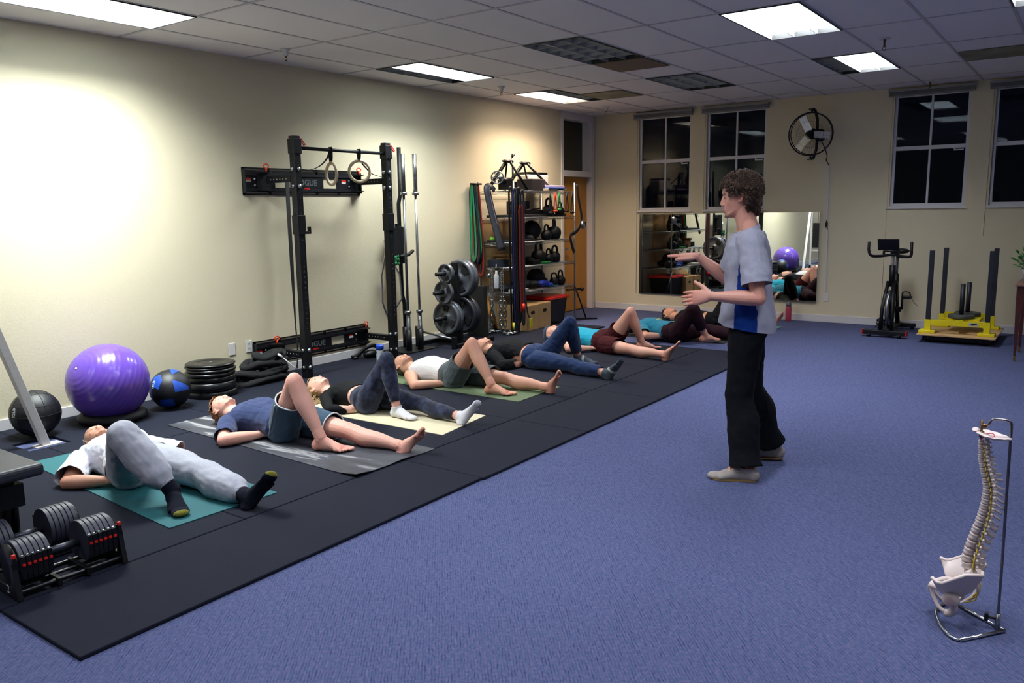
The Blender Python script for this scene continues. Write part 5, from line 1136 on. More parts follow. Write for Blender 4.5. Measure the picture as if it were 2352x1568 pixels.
class Body:
    def __init__(s, J, front, vox=.006, k=1., fem=False, fat=1., head_front=None, head_up=None):
        s.J = {n: V3(*p) for n, p in J.items()}; s.f = nrm(front); s.vox = vox; s.k = k; s.fem = fem; s.fat = fat
        J = s.J; s.sd = nrm(J['shR']-J['shL']); s.hf = nrm(head_front if head_front is not None else front)
        s.hu = nrm(head_up if head_up is not None else J['head']-J['neck']); s.hf = nrm(s.hf-s.hu*(s.hf@s.hu)); s.hs = np.cross(s.hf, s.hu)
        if s.hs @ s.sd < 0: s.hs = -s.hs
        s.hc = J['head']
    def H(s, f, h, sd=0.): return s.hc+(s.hf*f+s.hu*h+s.hs*sd)*s.k
    def torso(s, g, inf=0., t0=-.13, t1=1., belly=0., wf=1.):
        J = s.J; k = s.k; up = nrm(J['neck']-J['pel']); L = np.linalg.norm(J['neck']-J['pel'])
        T = [-.14, -.06, .06, .2, .35, .5, .68, .85, .96, 1.03]
        hw = [.085, .155, .172, .158, .142, .148, .165, .165, .115, .065]; hd = [.06, .095, .108, .100, .094, .102, .112, .100, .075, .055]
        if s.fem: hw = [.08, .16, .178, .150, .118, .122, .138, .140, .10, .055]; hd = [.06, .095, .108, .092, .080, .088, .102, .085, .062, .045]
        sh_ = nrm(J['hipR']-J['hipL']); ss = nrm(J['shR']-J['shL']); rings = []
        for t in np.linspace(max(t0, -.14), t1, 30):
            a = np.interp(t, T, hw)*k*s.fat+inf; b = np.interp(t, T, hd)*k*(1+belly*math.exp(-((t-.4)/.25)**2))*s.fat**.5+inf
            w_ = min(max(t, 0), 1); sv_ = nrm(sh_*(1-w_)+ss*w_); fv_ = nrm(np.cross(sv_, up)); fv_ = fv_ if fv_ @ s.f > 0 else -fv_
            c = J['pel']+up*L*t+s.f*(.012*math.sin(max(0, t)*PI))
            ring = []
            for q in range(28):
                th = 2*PI*q/28; cx, sy = math.cos(th), math.sin(th); ex = .86
                ring.append(c+sv_*a*wf*np.sign(cx)*abs(cx)**ex+fv_*b*np.sign(sy)*abs(sy)**ex)
            rings.append(ring)
        g.loft(rings)
    def shoulders(s, g, inf=0.):
        J = s.J; k = s.k*(.88 if s.fem else 1)
        for S_ in 'RL':
            n = J['neck']; p = J['sh'+S_]; up = nrm(n-J['pel'])
            g.tube([n*.7+p*.3-up*.05, p*.85+n*.15-up*.015, p], [.075*k+inf, .070*k+inf, .058*k+inf], 14)
            g.tube([n+up*.045, n*.45+p*.55+up*.02, p+up*.012], [.045*k+inf, .042*k+inf, .042*k+inf], 12)
            g.ell(n*.45+p*.55-up*.10+s.f*.035*s.k, (.07*k+inf, .07*k+inf, .045*k+inf), (nrm(p-n), up, s.f), 14, 10)
    def arm(s, g, S_, inf=0., t1=2., end=None, loose=0.):
        """t: 0..1 upper arm, 1..2 forearm"""
        J = s.J; k = s.k*(.86 if s.fem else 1)*s.fat**.5; a, b, c = J['sh'+S_], J['el'+S_], J['wr'+S_]
        T = [0, .25, .55, .9, 1.0, 1.2, 1.5, 1.8, 2.0]; R = [.056, .054, .050, .042, .042, .045, .040, .030, .027]
        for (p, q, o) in ((a, b, 0), (b, c, 1)):
            tt = np.linspace(0, 1, 10); tt = tt[tt+o <= t1+1e-6] if t1 < o+1 else tt
            if len(tt) < 2: continue
            if t1 < o+1 and o < t1: tt = np.append(tt[tt < t1-o], t1-o)
            g.tube([p+(q-p)*t for t in tt], [np.interp(t+o, T, R)*k+inf+loose*max(0, (t+o)/max(t1, .01)) for t in tt], 16)
        if t1 > 1: g.ell(b, .043*k+inf)
    def leg(s, g, S_, inf=0., t1=2., loose=0., ankle=0.):
        J = s.J; k = s.k*s.fat**.5; a, b, c = J['hip'+S_], J['kn'+S_], J['an'+S_]
        T = [0, .15, .45, .8, 1.0, 1.2, 1.35, 1.65, 1.85, 2.0]; R = [.092, .092, .080, .062, .056, .057, .061, .047, .037, .036]
        if s.fem: R = [.090, .092, .080, .058, .052, .053, .056, .044, .034, .033]
        mid = (a+c)/2-b; bend = np.linalg.norm(mid)
        kb = nrm(mid) if bend > .1 else -s.f
        off = lambda u: kb*(.014*math.exp(-((u-1.33)/.18)**2)*k+.0*u)
        for o, (p, q) in enumerate(((a, b), (b, c))):
            tt = np.linspace(0, 1, 14); 
            if t1 < o+1: tt = np.append(tt[tt < t1-o], max(t1-o, 0)) if o < t1 else tt[:0]
            if len(tt) < 2: continue
            g.tube([p+(q-p)*t+off(t+o) for t in tt], [np.interp(t+o, T, R)*k+inf+loose*max(0, t+o)/t1+(ankle*max(0, t+o-1.75)/.25 if ankle else 0) for t in tt], 18)
        if t1 > 1: g.ell(b, .055*k+inf+loose*.45); g.ell(b-kb*.014, .046*k+inf)
        up = nrm(J['neck']-J['pel'])
        g.ell(a-s.f*.022*k+up*.01, (.088*k+inf, .088*k+inf, .100*k+inf), (s.sd, s.f, up))
    def foot(s, g, S_, inf=0., toes=True, D=None, N=None, sole=0.):
        J = s.J; k = s.k*(1.0 if s.fem else 1.09); A = J['an'+S_]
        if D is None:
            v = nrm(J['to'+S_]-A); sh_ = J['kn'+S_]-A; N0 = nrm(sh_-v*(sh_@v)); a = .30; D = v*math.cos(a)+N0*math.sin(a); N = N0*math.cos(a)-v*math.sin(a)
        s.ft = getattr(s, 'ft', {}); s.ft[S_] = (D, N); right = np.cross(D, N); med = -right if S_ == 'R' else right
        P = lambda d, h, m=0.: A+(D*d+N*(h-.078)+med*m)*k
        sec = [(-.052, .034, .018, .020), (-.040, .036, .028, .030), (-.012, .044, .031, .042), (.02, .046, .031, .045), (.055, .040, .034, .036), (.09, .030, .038, .026), (.122, .022, .044, .019), (.142, .016, .046, .013)]
        g.tube([P(d, h) for d, h, w_, t_ in sec], [w_*k+inf for d, h, w_, t_ in sec], 16, side=med, r2=[t_*k+inf for d, h, w_, t_ in sec])
        g.tube([A+nrm(J['kn'+S_]-A)*.05, A, P(0, .05)], [.037*k+inf, .038*k+inf, .034*k+inf], 14)
        g.ell(P(-.030, .030), (.031*k+inf, .034*k+inf, .032*k+inf), (med, D, N))
        if inf == 0: g.ell(P(.0, .075, .030), .011*k); g.ell(P(-.004, .068, -.030), .011*k)
        if toes:
            for j, (m_, L_, r_) in enumerate(((.033, .048, .0130), (.0115, .045, .0085), (-.0055, .039, .0080), (-.0215, .032, .0078), (-.0365, .024, .0076))):
                b0 = .146-.010*j*(j > 1)*.6
                g.tube([P(b0-.02, .016, m_), P(b0+L_*.5, .016, m_*1.06), P(b0+L_, .010, m_*1.08)], [r_*k*1.05+inf, r_*k+inf, r_*k*.9+inf], 10); g.ell(P(b0+L_, .0115, m_*1.08), r_*k*1.02+inf)
        else: g.ell(P(.165, .016, .006), (.040*k+inf, .036*k+inf, .015*k+inf), (med, D, N))
    def hand(s, g, W, D, N, T, curl=(.25, .25, .25, .25), spread=.06, th_ang=.7, th_up=.0, inf=0.):
        """W wrist, D finger direction, N back-of-hand normal, T thumb side direction"""
        k = s.k*(.9 if s.fem else 1)*1.13; D, N, T = nrm(D), nrm(N), nrm(T)
        sec = [(0, .026, .019), (.02, .031, .019), (.05, .038, .017), (.08, .041, .014), (.095, .039, .011)]
        g.tube([W+D*d*k for d, a, b in sec], [a*k+inf for d, a, b in sec], 16, side=T, r2=[b*k+inf for d, a, b in sec])
        g.tube([W-D*.015, W+D*.01], [.026*k, .025*k], 14, side=T, r2=[.024*k, .020*k])
        g.ell(W+D*.035*k+T*.022*k-N*.008*k, (.022*k, .030*k, .015*k), (T, D, N))
        for j, (o, L_, r_) in enumerate(((.030, .071, .0086), (.0102, .079, .0088), (-.0100, .074, .0085), (-.0290, .058, .0075))):
            d = nrm(D+T*o*spread*22); p = W+D*(.088-.003*abs(j-1))*k+T*o*k; pts = [p-d*.02*k, p]; n_ = N
            for q, fr_ in enumerate((.45, .30, .25)):
                c = curl[j]*(.5+.5*q if q < 2 else .8); d = nrm(d*math.cos(c)-n_*math.sin(c)); n_ = nrm(N-d*(N@d)); p = p+d*L_*fr_*k; pts.append(p)
            g.tube(pts, [r_*k*1.08, r_*k*1.08, r_*k*.98, r_*k*.9, r_*k*.78], 10); g.ell(pts[-1], r_*k*.80, n=10, m=8); g.ell(pts[2], r_*k*1.06, n=10, m=8)
        b0 = W+D*.022*k+T*.024*k-N*.006*k; d = nrm(D*math.cos(th_ang)+T*math.sin(th_ang)+N*th_up)
        p1 = b0+d*.036*k; d2 = nrm(d*.85+D*.35); p2 = p1+d2*.031*k; p3 = p2+nrm(d2+D*.1)*.024*k
        g.tube([b0, p1, p2, p3], [.0155*k, .0125*k, .0105*k, .0088*k], 10); g.ell(p3, .0092*k, n=10, m=8)
    HS = [-.120, -.112, -.095, -.072, -.046, -.02, .005, .03, .055, .08, .1, .113, .119]
    HF = [.030, .066, .085, .088, .086, .085, .086, .091, .092, .083, .060, .033, .004]
    HB = [-.005, .002, .018, .040, .065, .086, .099, .104, .101, .088, .062, .034, .004]
    HW = [.018, .030, .046, .057, .065, .070, .0735, .0755, .075, .066, .047, .027, .004]
    def headloft(s, g, inf=0., h0=-.12, fn=None):
        rings = []; hs = np.linspace(h0, .119, 34); hs[1:-1] = hs[1:-1]
        for h in hs:
            f_, b_, w_ = (np.interp(h, s.HS, q) for q in (s.HF, s.HB, s.HW)); ring = []
            e = 1+inf/.095 if h > 0 else 1
            for q in range(40):
                th = 2*PI*q/40; c, n_ = math.cos(th), math.sin(th); x = (f_ if c > 0 else b_)*np.sign(c)*abs(c)**.92; y = w_*np.sign(n_)*abs(n_)**.92
                i2 = inf if fn is None else inf*fn(h, c, n_); l = math.hypot(x, y)+1e-6; sc = (l+i2)/l
                ring.append(s.H(x*sc, h*e, y*sc))
            rings.append(ring)
        g.loft(rings)
    def head(s, g):
        s.headloft(g); k = s.k; H = s.H
        g.tube([H(.080, .026), H(.082, .004), H(.087, -.016), H(.092, -.030), H(.088, -.040)], [.007*k, .0085*k, .0115*k, .0135*k, .012*k], 14, side=s.hs, r2=[.009*k, .016*k, .020*k, .021*k, .014*k])
        for q in (-1, 1):
            g.ell(H(.093, -.036, q*.012), (.012*k, .0075*k, .0075*k), (s.hf, s.hs, s.hu), 10, 8)
            g.ell(H(.069, .010, q*.030), .0145*k, n=14, m=10); g.tube([H(.088, .031, q*.010), H(.087, .034, q*.030), H(.070, .030, q*.052)], [.008*k, .0085*k, .006*k], 8)
            g.ell(H(.050, -.022, q*.038), (.024*k, .022*k, .028*k), (s.hf, s.hs, s.hu), 12, 8)
            g.tube([H(.02, -.062, q*.048), H(.060, -.092, q*.030), H(.076, -.102, 0)], [.012*k, .013*k, .014*k], 10)
            # ear
            e = [(-.004, -.028, .074), (-.016, -.020, .082), (-.026, 0, .086), (-.024, .018, .086), (-.010, .028, .083), (.004, .018, .077), (.004, .004, .074)]
            g.tube(crv([H(a, b, q*c) for a, b, c in e], 3), .0048*k, 8); g.ell(H(-.010, .002, q*.077), (.014*k, .0065*k, .022*k), (s.hf, s.hs, s.hu), 12, 8); g.ell(H(-.003, -.026, q*.075), .0075*k, n=10, m=8)
        g.tube([H(.080, -.066, -.024), H(.0915, -.0645, -.010), H(.093, -.0635, 0), H(.0915, -.0645, .010), H(.080, -.066, .024)], [.003*k, .0065*k, .0074*k, .0065*k, .003*k], 8)
        g.tube([H(.078, -.072, -.022), H(.089, -.0765, -.010), H(.0905, -.077, 0), H(.089, -.0765, .010), H(.078, -.072, .022)], [.003*k, .007*k, .0080*k, .007*k, .003*k], 8)
        g.ell(H(.078, -.104, 0), (.015*k, .020*k, .014*k), (s.hf, s.hs, s.hu), 12, 8); g.ell(H(.086, -.052, 0), (.008*k, .016*k, .012*k), (s.hf, s.hs, s.hu), 12, 8)
        nk = s.J['neck']; r = .050 if s.fem else .060; up = nrm(nk-s.J['pel'])
        g.tube([nk-up*.05-s.f*.01, nk*.5+H(-.02, -.06)*.5, H(-.018, -.04)], [r*1.15*k, r*k, r*k*.98], 18)
    def make(s, g, skin, parent, hands, toes=True, lips=1., stub=0., brow=(70, 50, 36), name='body'):
        s.torso(g); s.shoulders(g)
        for S_ in 'RL':
            s.arm(g, S_); s.leg(g, S_); s.foot(g, S_, **hands.get('foot'+S_, dict(toes=toes))); s.hand(g, s.J['wr'+S_], **hands[S_])
        s.head(g)
        me = remesh(g, s.vox, 3); P = coords(me)
        E_ = np.empty(len(me.edges)*2, int); me.edges.foreach_get('vertices', E_); E_ = E_.reshape(-1, 2); near = np.linalg.norm(P-s.H(0, -.02), axis=1) < .15*s.k
        E_ = E_[near[E_[:, 0]] | near[E_[:, 1]]]; cnt = np.zeros(len(P)); np.add.at(cnt, E_[:, 0], 1); np.add.at(cnt, E_[:, 1], 1)
        for it in range(int(round(2*(.0055/s.vox)**2))):
            A = np.zeros_like(P); np.add.at(A, E_[:, 0], P[E_[:, 1]]); np.add.at(A, E_[:, 1], P[E_[:, 0]]); P[near] = P[near]*.5+.5*A[near]/cnt[near][:, None]
        setco(me, P); c0 = np.array(lin(skin)); C = np.tile(c0, (len(P), 1))
        def blend(ctr, r, col, a):
            d = np.linalg.norm(P-np.array(ctr), axis=1); w_ = (np.exp(-(d/r)**2)*a)[:, None]; C[:] = C*(1-w_)+np.array(lin(col))*w_
        red = tuple(int(min(255, x)) for x in (skin[0]*1.0, skin[1]*.74, skin[2]*.70))
        for S_ in 'RL':
            for j, r in (('kn', .06), ('el', .05), ('an', .05)): blend(s.J[j+S_], r, red, .35)
            D, N_ = s.ft[S_]; blend(s.J['an'+S_]-N_*.06-D*.03, .045, red, .6); blend(s.J['an'+S_]-N_*.06+D*.16, .05, red, .6); blend(s.J['wr'+S_]+nrm(hands[S_]['D'])*.13, .06, red, .35)
        H = s.H
        for q in (-1, 1): blend(H(.065, -.025, q*.045), .028, red, .28); blend(H(-.01, 0, q*.085), .025, red, .5)
        blend(H(.11, -.03), .016, red, .35)
        if stub:
            L_ = (P-s.hc)@np.array([s.hf, s.hu, s.hs]).T/s.k; m_ = np.clip((-.048-L_[:, 1])/.02, 0, 1)*np.clip((L_[:, 0]+.01)/.03, 0, 1)*(np.linalg.norm(L_, axis=1) < .16)*stub
            m_ = m_*np.clip((L_[:, 1]+.135)/.02, 0, 1); C[:] = C*(1-m_[:, None])+np.array(lin((74, 58, 52)))*m_[:, None]
        for f_, h_, s_ in ((.093, -.0635, 0), (.0915, -.0645, .011), (.0915, -.0645, -.011), (.0905, -.077, 0), (.089, -.0765, .01), (.089, -.0765, -.01)): blend(H(f_, h_, s_), .0085, (158, 78, 76), .8*lips)
        for q in (-1, 1):
            for t in (.014, .024, .034, .044): blend(H(.091-.45*(t-.01), .035-.06*max(0, t-.03), q*t), .0088, brow, .92)
            for t in (.021, .027, .033, .039): blend(H(.083-.3*abs(t-.030), .004, q*t), .0056, (52, 36, 34), .9)
        n = nz(P, 14); C *= (1+.05*n)[:, None]
        setcol(me, C); return finish(me, name, M_skin, parent)
    def cloth(s, build, name, m, parent, cuts=(), wr=.006, wsc=9., thick=.0025, vox=None, sm=4, seed=0., floor=None, grav=0., stretch=None, extra=None):
        g = G(); build(g); me = remesh(g, vox or s.vox*1.15, sm)
        P = coords(me); N_ = normals(me)
        Q = P.copy() if stretch is None else P@np.array(stretch).T
        n = nz(Q, wsc, seed)+.6*nz(Q*np.array([1, 1.7, 1.3]), wsc*2.1, seed+5)+.25*nz(Q, wsc*5, seed+9)
        P = P+N_*(n*wr)[:, None]
        if extra: P = extra(P, N_)
        if floor is not None: P[:, 2] = np.maximum(P[:, 2], floor+.002)
        setco(me, P)
        for p, nn, r in cuts: cutplane(me, p, nn, r)
        o = finish(me, name, m, parent)
        if thick: sd_ = o.modifiers.new('solid', 'SOLIDIFY'); sd_.thickness = thick; sd_.offset = -1
        return o
M_skin = mat('skin', (205, 160, 140), .5, attr=True, bump=.08, bscale=180, spec=.4)
M_skin.node_tree.nodes['Principled BSDF'].inputs['Subsurface Weight'].default_value = .06
M_skin.node_tree.nodes['Principled BSDF'].inputs['Subsurface Radius'].default_value = (.02, .008, .005)
def ringtrim(g, B, p, d, r, w_=.004, n=40, el=1.):
    g.torus(p, r, w_, d, n, 6)
def hair_cap(B, name, m, parent, t=.012, region=None, wr=.006, wsc=40, vox=.004, curls=None, seed=0., thick=.004, fn=None, extra=None):
    g = G(); B.headloft(g, t, h0=-.09, fn=fn)
    if extra: extra(g)
    me = remesh(g, vox, 1); P = coords(me); N_ = normals(me); L_ = (P-B.hc)@np.array([B.hf, B.hu, B.hs]).T/B.k
    n = nz(P, wsc, seed)+.6*nz(P, wsc*2.2, seed+3); P = P+N_*(n*wr)[:, None]; setco(me, P)
    mask = np.array([not region(*l) for l in L_]); delv(me, mask)
    if curls is None: o = finish(me, name, m, parent); q = o.modifiers.new('solid', 'SOLIDIFY'); q.thickness = thick; q.offset = -1; return o
    random.seed(int(seed*7)+3); P2 = coords(me); N2 = normals(me); g = G()
    V0 = [tuple(p) for p in P2]; 
    cols = []
    idx = random.sample(range(len(P2)), min(curls[0], len(P2)))
    gc = G()
    for i in idx:
        p = P2[i]; n_ = nrm(N2[i]+.35*V3(*[random.uniform(-1, 1) for _ in range(3)])-B.hu*.15); u = nrm(np.cross(n_, V3(*[random.uniform(-1, 1) for _ in range(3)]))); v = np.cross(n_, u)
        R_ = curls[1]*random.uniform(.7, 1.2); Ln = curls[2]*random.uniform(.5, 1.15); ph = random.uniform(0, 6.3); K = 14; tw = random.uniform(1.2, 2.2)*2*PI*random.choice((-1, 1))
        pts = [p-n_*.006+n_*Ln*j/K+R_*(math.cos(ph+tw*j/K)*u+math.sin(ph+tw*j/K)*v)*min(1, j/4+.2) for j in range(K+1)]
        b = len(gc.v); gc.tube(pts, [curls[3]*(1-.5*j/K) for j in range(K+1)], 5); c = random.random(); cols += [c]*(len(gc.v)-b)
    me2 = bpy.data.meshes.new(name); base = [tuple(p) for p in P2]; faces = [tuple(f.vertices) for f in me.polygons]
    me2.from_pydata(base+gc.v, [], faces+[tuple(i+len(base) for i in f) for f in gc.f]); me2.update()
    cc = np.array([0.]*len(base)+cols)[:, None]; C = np.array(lin((40, 27, 22)))*(1-cc**2)+np.array(lin(curls[4]))*cc**2; setcol(me2, C)
    return finish(me2, name, m, parent)
M_hair = mat('hair_attr', (50, 35, 28), .45, attr=True)
def fabric(name, c, **k): return mat(name, c, k.pop('rough', .9), bump=k.pop('bump', .15), bscale=k.pop('bscale', 600), sheen=k.pop('sheen', .15), spec=.2, **k)
# default under-the-back hands for people lying down
def lying_hands(B):
    h = {}
    up = nrm(B.J['neck']-B.J['pel'])
    for S_ in 'RL':
        D = B.J['wr'+S_]-B.J['el'+S_]; D[2] = 0; D = nrm(nrm(D)*.8+nrm(V3(B.J['pel'][0], B.J['pel'][1], 0)-V3(B.J['wr'+S_][0], B.J['wr'+S_][1], 0))*.5); D[2] = -.04
        h[S_] = dict(D=D, N=(0, 0, -1), T=nrm(up), curl=(.1, .1, .1, .1), th_ang=.5)
    return h
FL = MZ+.006
def tuck(B, arms=True):
    root = B.root
    """keep the skin under its clothes"""
    from mathutils.bvhtree import BVHTree
    b = [c for c in root.children if c.name.startswith('body')][0]
    for c in list(root.children)+[c2 for c1 in root.children for c2 in c1.children if c2.name.startswith('sleeve')]:
        if c is b or not any(w_ in c.name for w_ in ('sleeve', 'shirt', 'pants', 'shorts', 'legg', 'jogg', 'top', 'sweater', 'sock')): continue
        bm = bmesh.new(); bm.from_mesh(c.data); bm.normal_update(); t = BVHTree.FromBMesh(bm); P = coords(b.data)
        A_ = P+np.array(woff(root)); free = np.zeros(len(P), bool)
        if arms:
            for S_ in 'RL':
                a, b_ = B.J['el'+S_]*.9+B.J['sh'+S_]*.1, B.J['wr'+S_]+nrm(B.J['wr'+S_]-B.J['el'+S_])*.2; ab = b_-a; t_ = np.clip(((A_-a)@ab)/(ab@ab), 0, 1); free |= np.linalg.norm(A_-a-t_[:, None]*ab, axis=1) < .062
        for i, p in enumerate(P):
            if free[i]: continue
            q, n, _, d = t.find_nearest(Vector(p), .03)
            if q is not None:
                h = (Vector(p)-q).dot(n)
                if h > -.005 and (h > 0 or d < .006) and abs(h) > d*.6: P[i] = np.array(q-n*.0065)
        bm.free(); setco(b.data, P)
def lie(key, label, skin, vox=.006, k=1., fem=False, fat=1., brow=(80, 58, 44), stub=0., head_front=(.12, -.05, 1), **kw):
    root = thing('person', label, 'person', (SK[key]['pel'][0], SK[key]['pel'][1], MZ), 'people lying on their backs')
    hu = nrm(V3(*SK[key]['head'])-V3(*SK[key]['neck'])); hu[2] = kw.get('hz', -.06)
    J = dict(SK[key]); ff = {}
    for S_ in 'RL':
        if J['kn'+S_][2] > .3:
            a = V3(*J['an'+S_]); d = V3(*J['to'+S_])-a; d[2] = 0; a[2] = FL+.080*k*(1 if fem else 1.09); J['an'+S_] = tuple(a); ff['foot'+S_] = dict(D=nrm(d), N=V3(0, 0, 1), toes=kw.get('toes', True))
    J['head'] = (J['head'][0], J['head'][1], max(.128, min(J['head'][2], .145)))
    B = Body(J, (0, 0, 1), vox, k, fem, fat, head_front=head_front, head_up=hu); B.root = root
    g = G(); hh = lying_hands(B); hh.update(ff); b = B.make(g, skin, root, hh, stub=stub, brow=brow, toes=kw.get('toes', True))
    # flatten onto the mat
    P = coords(b.data); off = woff(root)[2]; P[:, 2] = np.maximum(P[:, 2], MZ+.006-off+.0); setco(b.data, P)
    return B
FL = MZ+.006
def shirt(B, name, m, sleeve=.72, loose=.012, inf=.010, t0=-.02, wr=.008, belly=0., hem=True, neckr=.10, seed=0., collar=True, sl=True):
    J = B.J; up = nrm(J['neck']-J['pel'])
    def bld(g):
        B.torso(g, inf, t0=t0-.05, t1=1.0, belly=belly); B.shoulders(g, inf*.75)
        if sl:
            for S_ in 'RL': B.arm(g, S_, inf*.8, t1=sleeve+.06, loose=loose)
    L = np.linalg.norm(J['neck']-J['pel'])
    cuts = [(J['pel']+up*L*t0, -up, .26), (J['neck']+up*.022+B.f*.03, nrm(up+B.f*.35), neckr)]
    if sl:
        for S_ in 'RL':
            if sleeve <= 1: p = J['sh'+S_]*(1-sleeve)+J['el'+S_]*sleeve; d = J['el'+S_]-J['sh'+S_]
            else: p = J['el'+S_]*(2-sleeve)+J['wr'+S_]*(sleeve-1); d = J['wr'+S_]-J['el'+S_]
            cuts.append((p, d, .085+loose))
    return B.cloth(bld, name, m, B.root, cuts, wr=wr, seed=seed, floor=FL)
def pants(B, name, m, t1=1.92, inf=.010, loose=.012, wr=.007, seed=2., top=.10, ankle=0., thick=.0025, wsc=9., legs='RL', tq=None, infh=None):
    J = B.J; up = nrm(J['neck']-J['pel']); L = np.linalg.norm(J['neck']-J['pel'])
    tt = tq or {}
    def bld(g):
        B.torso(g, infh if infh is not None else inf, t0=-.14, t1=top+.06)
        for S_ in legs: B.leg(g, S_, inf, t1=min(tt.get(S_, t1)+.05, 1.999), loose=loose, ankle=ankle)
    cuts = [(J['pel']+up*L*top, up, .24)]
    for S_ in legs:
        q = tt.get(S_, t1)
        if q <= 1: p = J['hip'+S_]*(1-q)+J['kn'+S_]*q; d = J['kn'+S_]-J['hip'+S_]; r = .13+loose
        else: p = J['kn'+S_]*(2-q)+J['an'+S_]*(q-1); d = J['an'+S_]-J['kn'+S_]; r = .066+loose
        cuts.append((p, d, r))
    return B.cloth(bld, name, m, B.root, cuts, wr=wr, seed=seed, floor=FL, wsc=wsc, thick=thick)
def sock(B, S_, m, inf=.005, tall=.06, name='sock', toe=None, label=None, band=None):
    J = B.J; A = J['an'+S_]; d = nrm(J['kn'+S_]-A)
    D0, N0 = B.ft[S_]
    def bld(g): B.foot(g, S_, inf, toes=False, D=D0, N=N0); g.tube([A, A+d*(tall+.03)], [.040*B.k+inf, .039*B.k+inf], 14)
    o = B.cloth(bld, name, m, B.root, [(A+d*tall, d, .08)], wr=.0015, floor=FL if True else None, vox=.005, sm=3, thick=.002)
    D, N_ = B.ft[S_]
    if toe is not None:
        def b2(g): B.foot(g, S_, inf+.002, toes=False, D=D0, N=N0)
        t = B.cloth(b2, 'sock_toe', toe, B.root, [(A+D*.204*B.k, -D, .12)], wr=.001, floor=FL, vox=.005, sm=3, thick=.002)
        P = coords(t.data); k_ = (P+np.array(woff(B.root))-A)@D < .202*B.k; delv(t.data, k_); t.parent = o; t.location = Vector((0, 0, 0))
    return o

# ---------------------------------------------------------------- 1: grey sweatpants, white T-shirt
B = lie('P1', 'person in white T-shirt and pale grey sweatpants lying on the teal mat', (198, 146, 122), fat=1.08, brow=(150, 135, 125), toes=False)
shirt(B, 'white_tshirt', fabric('tee_white', (222, 222, 232)), sleeve=.86, loose=.030, inf=.020, t0=.06, wr=.010, belly=.15)
pants(B, 'sweatpants', fabric('sweat_grey', (176, 178, 190), var=.05, vscale=60), t1=1.90, inf=.016, loose=.026, wr=.009, wsc=6.5, seed=4, top=.14, ankle=-.062)
for S_ in 'RL':
    J = B.J; A = J['an'+S_]; d = nrm(J['kn'+S_]-A); q = A+d*.045
    g = G(); g.tube([q-d*.002, q+d*.012, q+d*.045], [.047, .050, .058], 24); me = remesh(g, .004, 1); P = coords(me); P[:, 2] = np.maximum(P[:, 2], FL); setco(me, P); finish(me, 'elastic_cuff', fabric('sweat_cuff', (168, 170, 182), bump=.6, bscale=160), B.root)
    sock(B, S_, fabric('sock_navy', (9, 13, 30), sheen=0), toe=fabric('sock_olive', (122, 118, 44), var=.3, vscale=120), tall=.07)
hair_cap(B, 'hair', fabric('hair_silver', (120, 116, 114), rough=.6), B.root, t=.006, region=lambda f, h, s: f < .012 and h > -.07 and h < .085 and not (abs(s) > .06 and f > -.03 and h < .0), wr=.003)
tuck(B)
# ---------------------------------------------------------------- 2: blue T-shirt, blue shorts with white trim
B = lie('P2', 'person in dark blue T-shirt and white-trimmed blue shorts on the marbled mat', (228, 172, 154), vox=.0042, fat=1.10, brow=(160, 110, 70))
shirt(B, 'blue_tshirt', fabric('tee_blue', (48, 60, 98)), sleeve=.80, loose=.016, inf=.012, t0=.05, wr=.007, belly=.08)
sh = pants(B, 'blue_shorts', fabric('shorts_blue', (50, 74, 94)), t1=.62, tq={'R': .60, 'L': .66}, inf=.014, loose=.014, wr=.007, seed=7, top=.12)
J = B.J
M_trim = fabric('trim_white', (205, 210, 215))
def hem_trim(B, cloth, q, S_, m, w_=.005):
    """edge loop of the short's leg opening as a trim strip"""
    J = B.J; p = J['hip'+S_]*(1-q)+J['kn'+S_]*q; d = nrm(J['kn'+S_]-J['hip'+S_]); off = np.array(woff(cloth))
    bm = bmesh.new(); bm.from_mesh(cloth.data); P = []
    for e in bm.edges:
        if e.is_boundary:
            c = np.array(e.verts[0].co)+off
            if abs((c-p)@d) < .012 and np.linalg.norm(c-p) < .2: P.append(c)
    bm.free()
    if len(P) < 8: return
    P = np.array(P); u = nrm(np.cross(d, [0, 0, 1])); v = np.cross(d, u); c0 = P.mean(0); a = np.arctan2((P-c0)@v, (P-c0)@u); P = P[np.argsort(a)]
    Q = [P[int(i)] for i in np.linspace(0, len(P)-1, 48, endpoint=False)]; Q = [(Q[i-1]+Q[i]+Q[(i+1) % 48])/3 for i in range(48)]
    G().tube(Q, w_, 6, closed=True).build('hem_trim', m, cloth)
hem_trim(B, sh, .60, 'R', M_trim); hem_trim(B, sh, .66, 'L', M_trim)
# side stripe on the near leg
k_ = V3(0, -1, 0); P = []
for t in np.linspace(-.05, .58, 14):
    c = J['hipR']*(1-t)+J['knR']*t; d = nrm(J['knR']-J['hipR']); o_ = nrm(k_-d*(k_@d)-V3(.25, 0, 0)); P.append(c+o_*(.092*(1-.25*max(t, 0))+.014+.014*max(t, 0)/.65+.003))
G().tube(P, .0025, 8, side=(1, 0, .3), r2=.009).build('side_stripe', M_trim, sh)
hair_cap(B, 'hair', fabric('hair_ginger', (140, 92, 52), rough=.6, bump=1., bscale=90), B.root, t=.012, region=lambda f, h, s: (h > .055 and f < .09-max(0, .10-h)) or (h > -.04 and f < -.01) and not (abs(s) > .06 and f > -.03 and h < .0), wr=.012, wsc=45)
tuck(B)
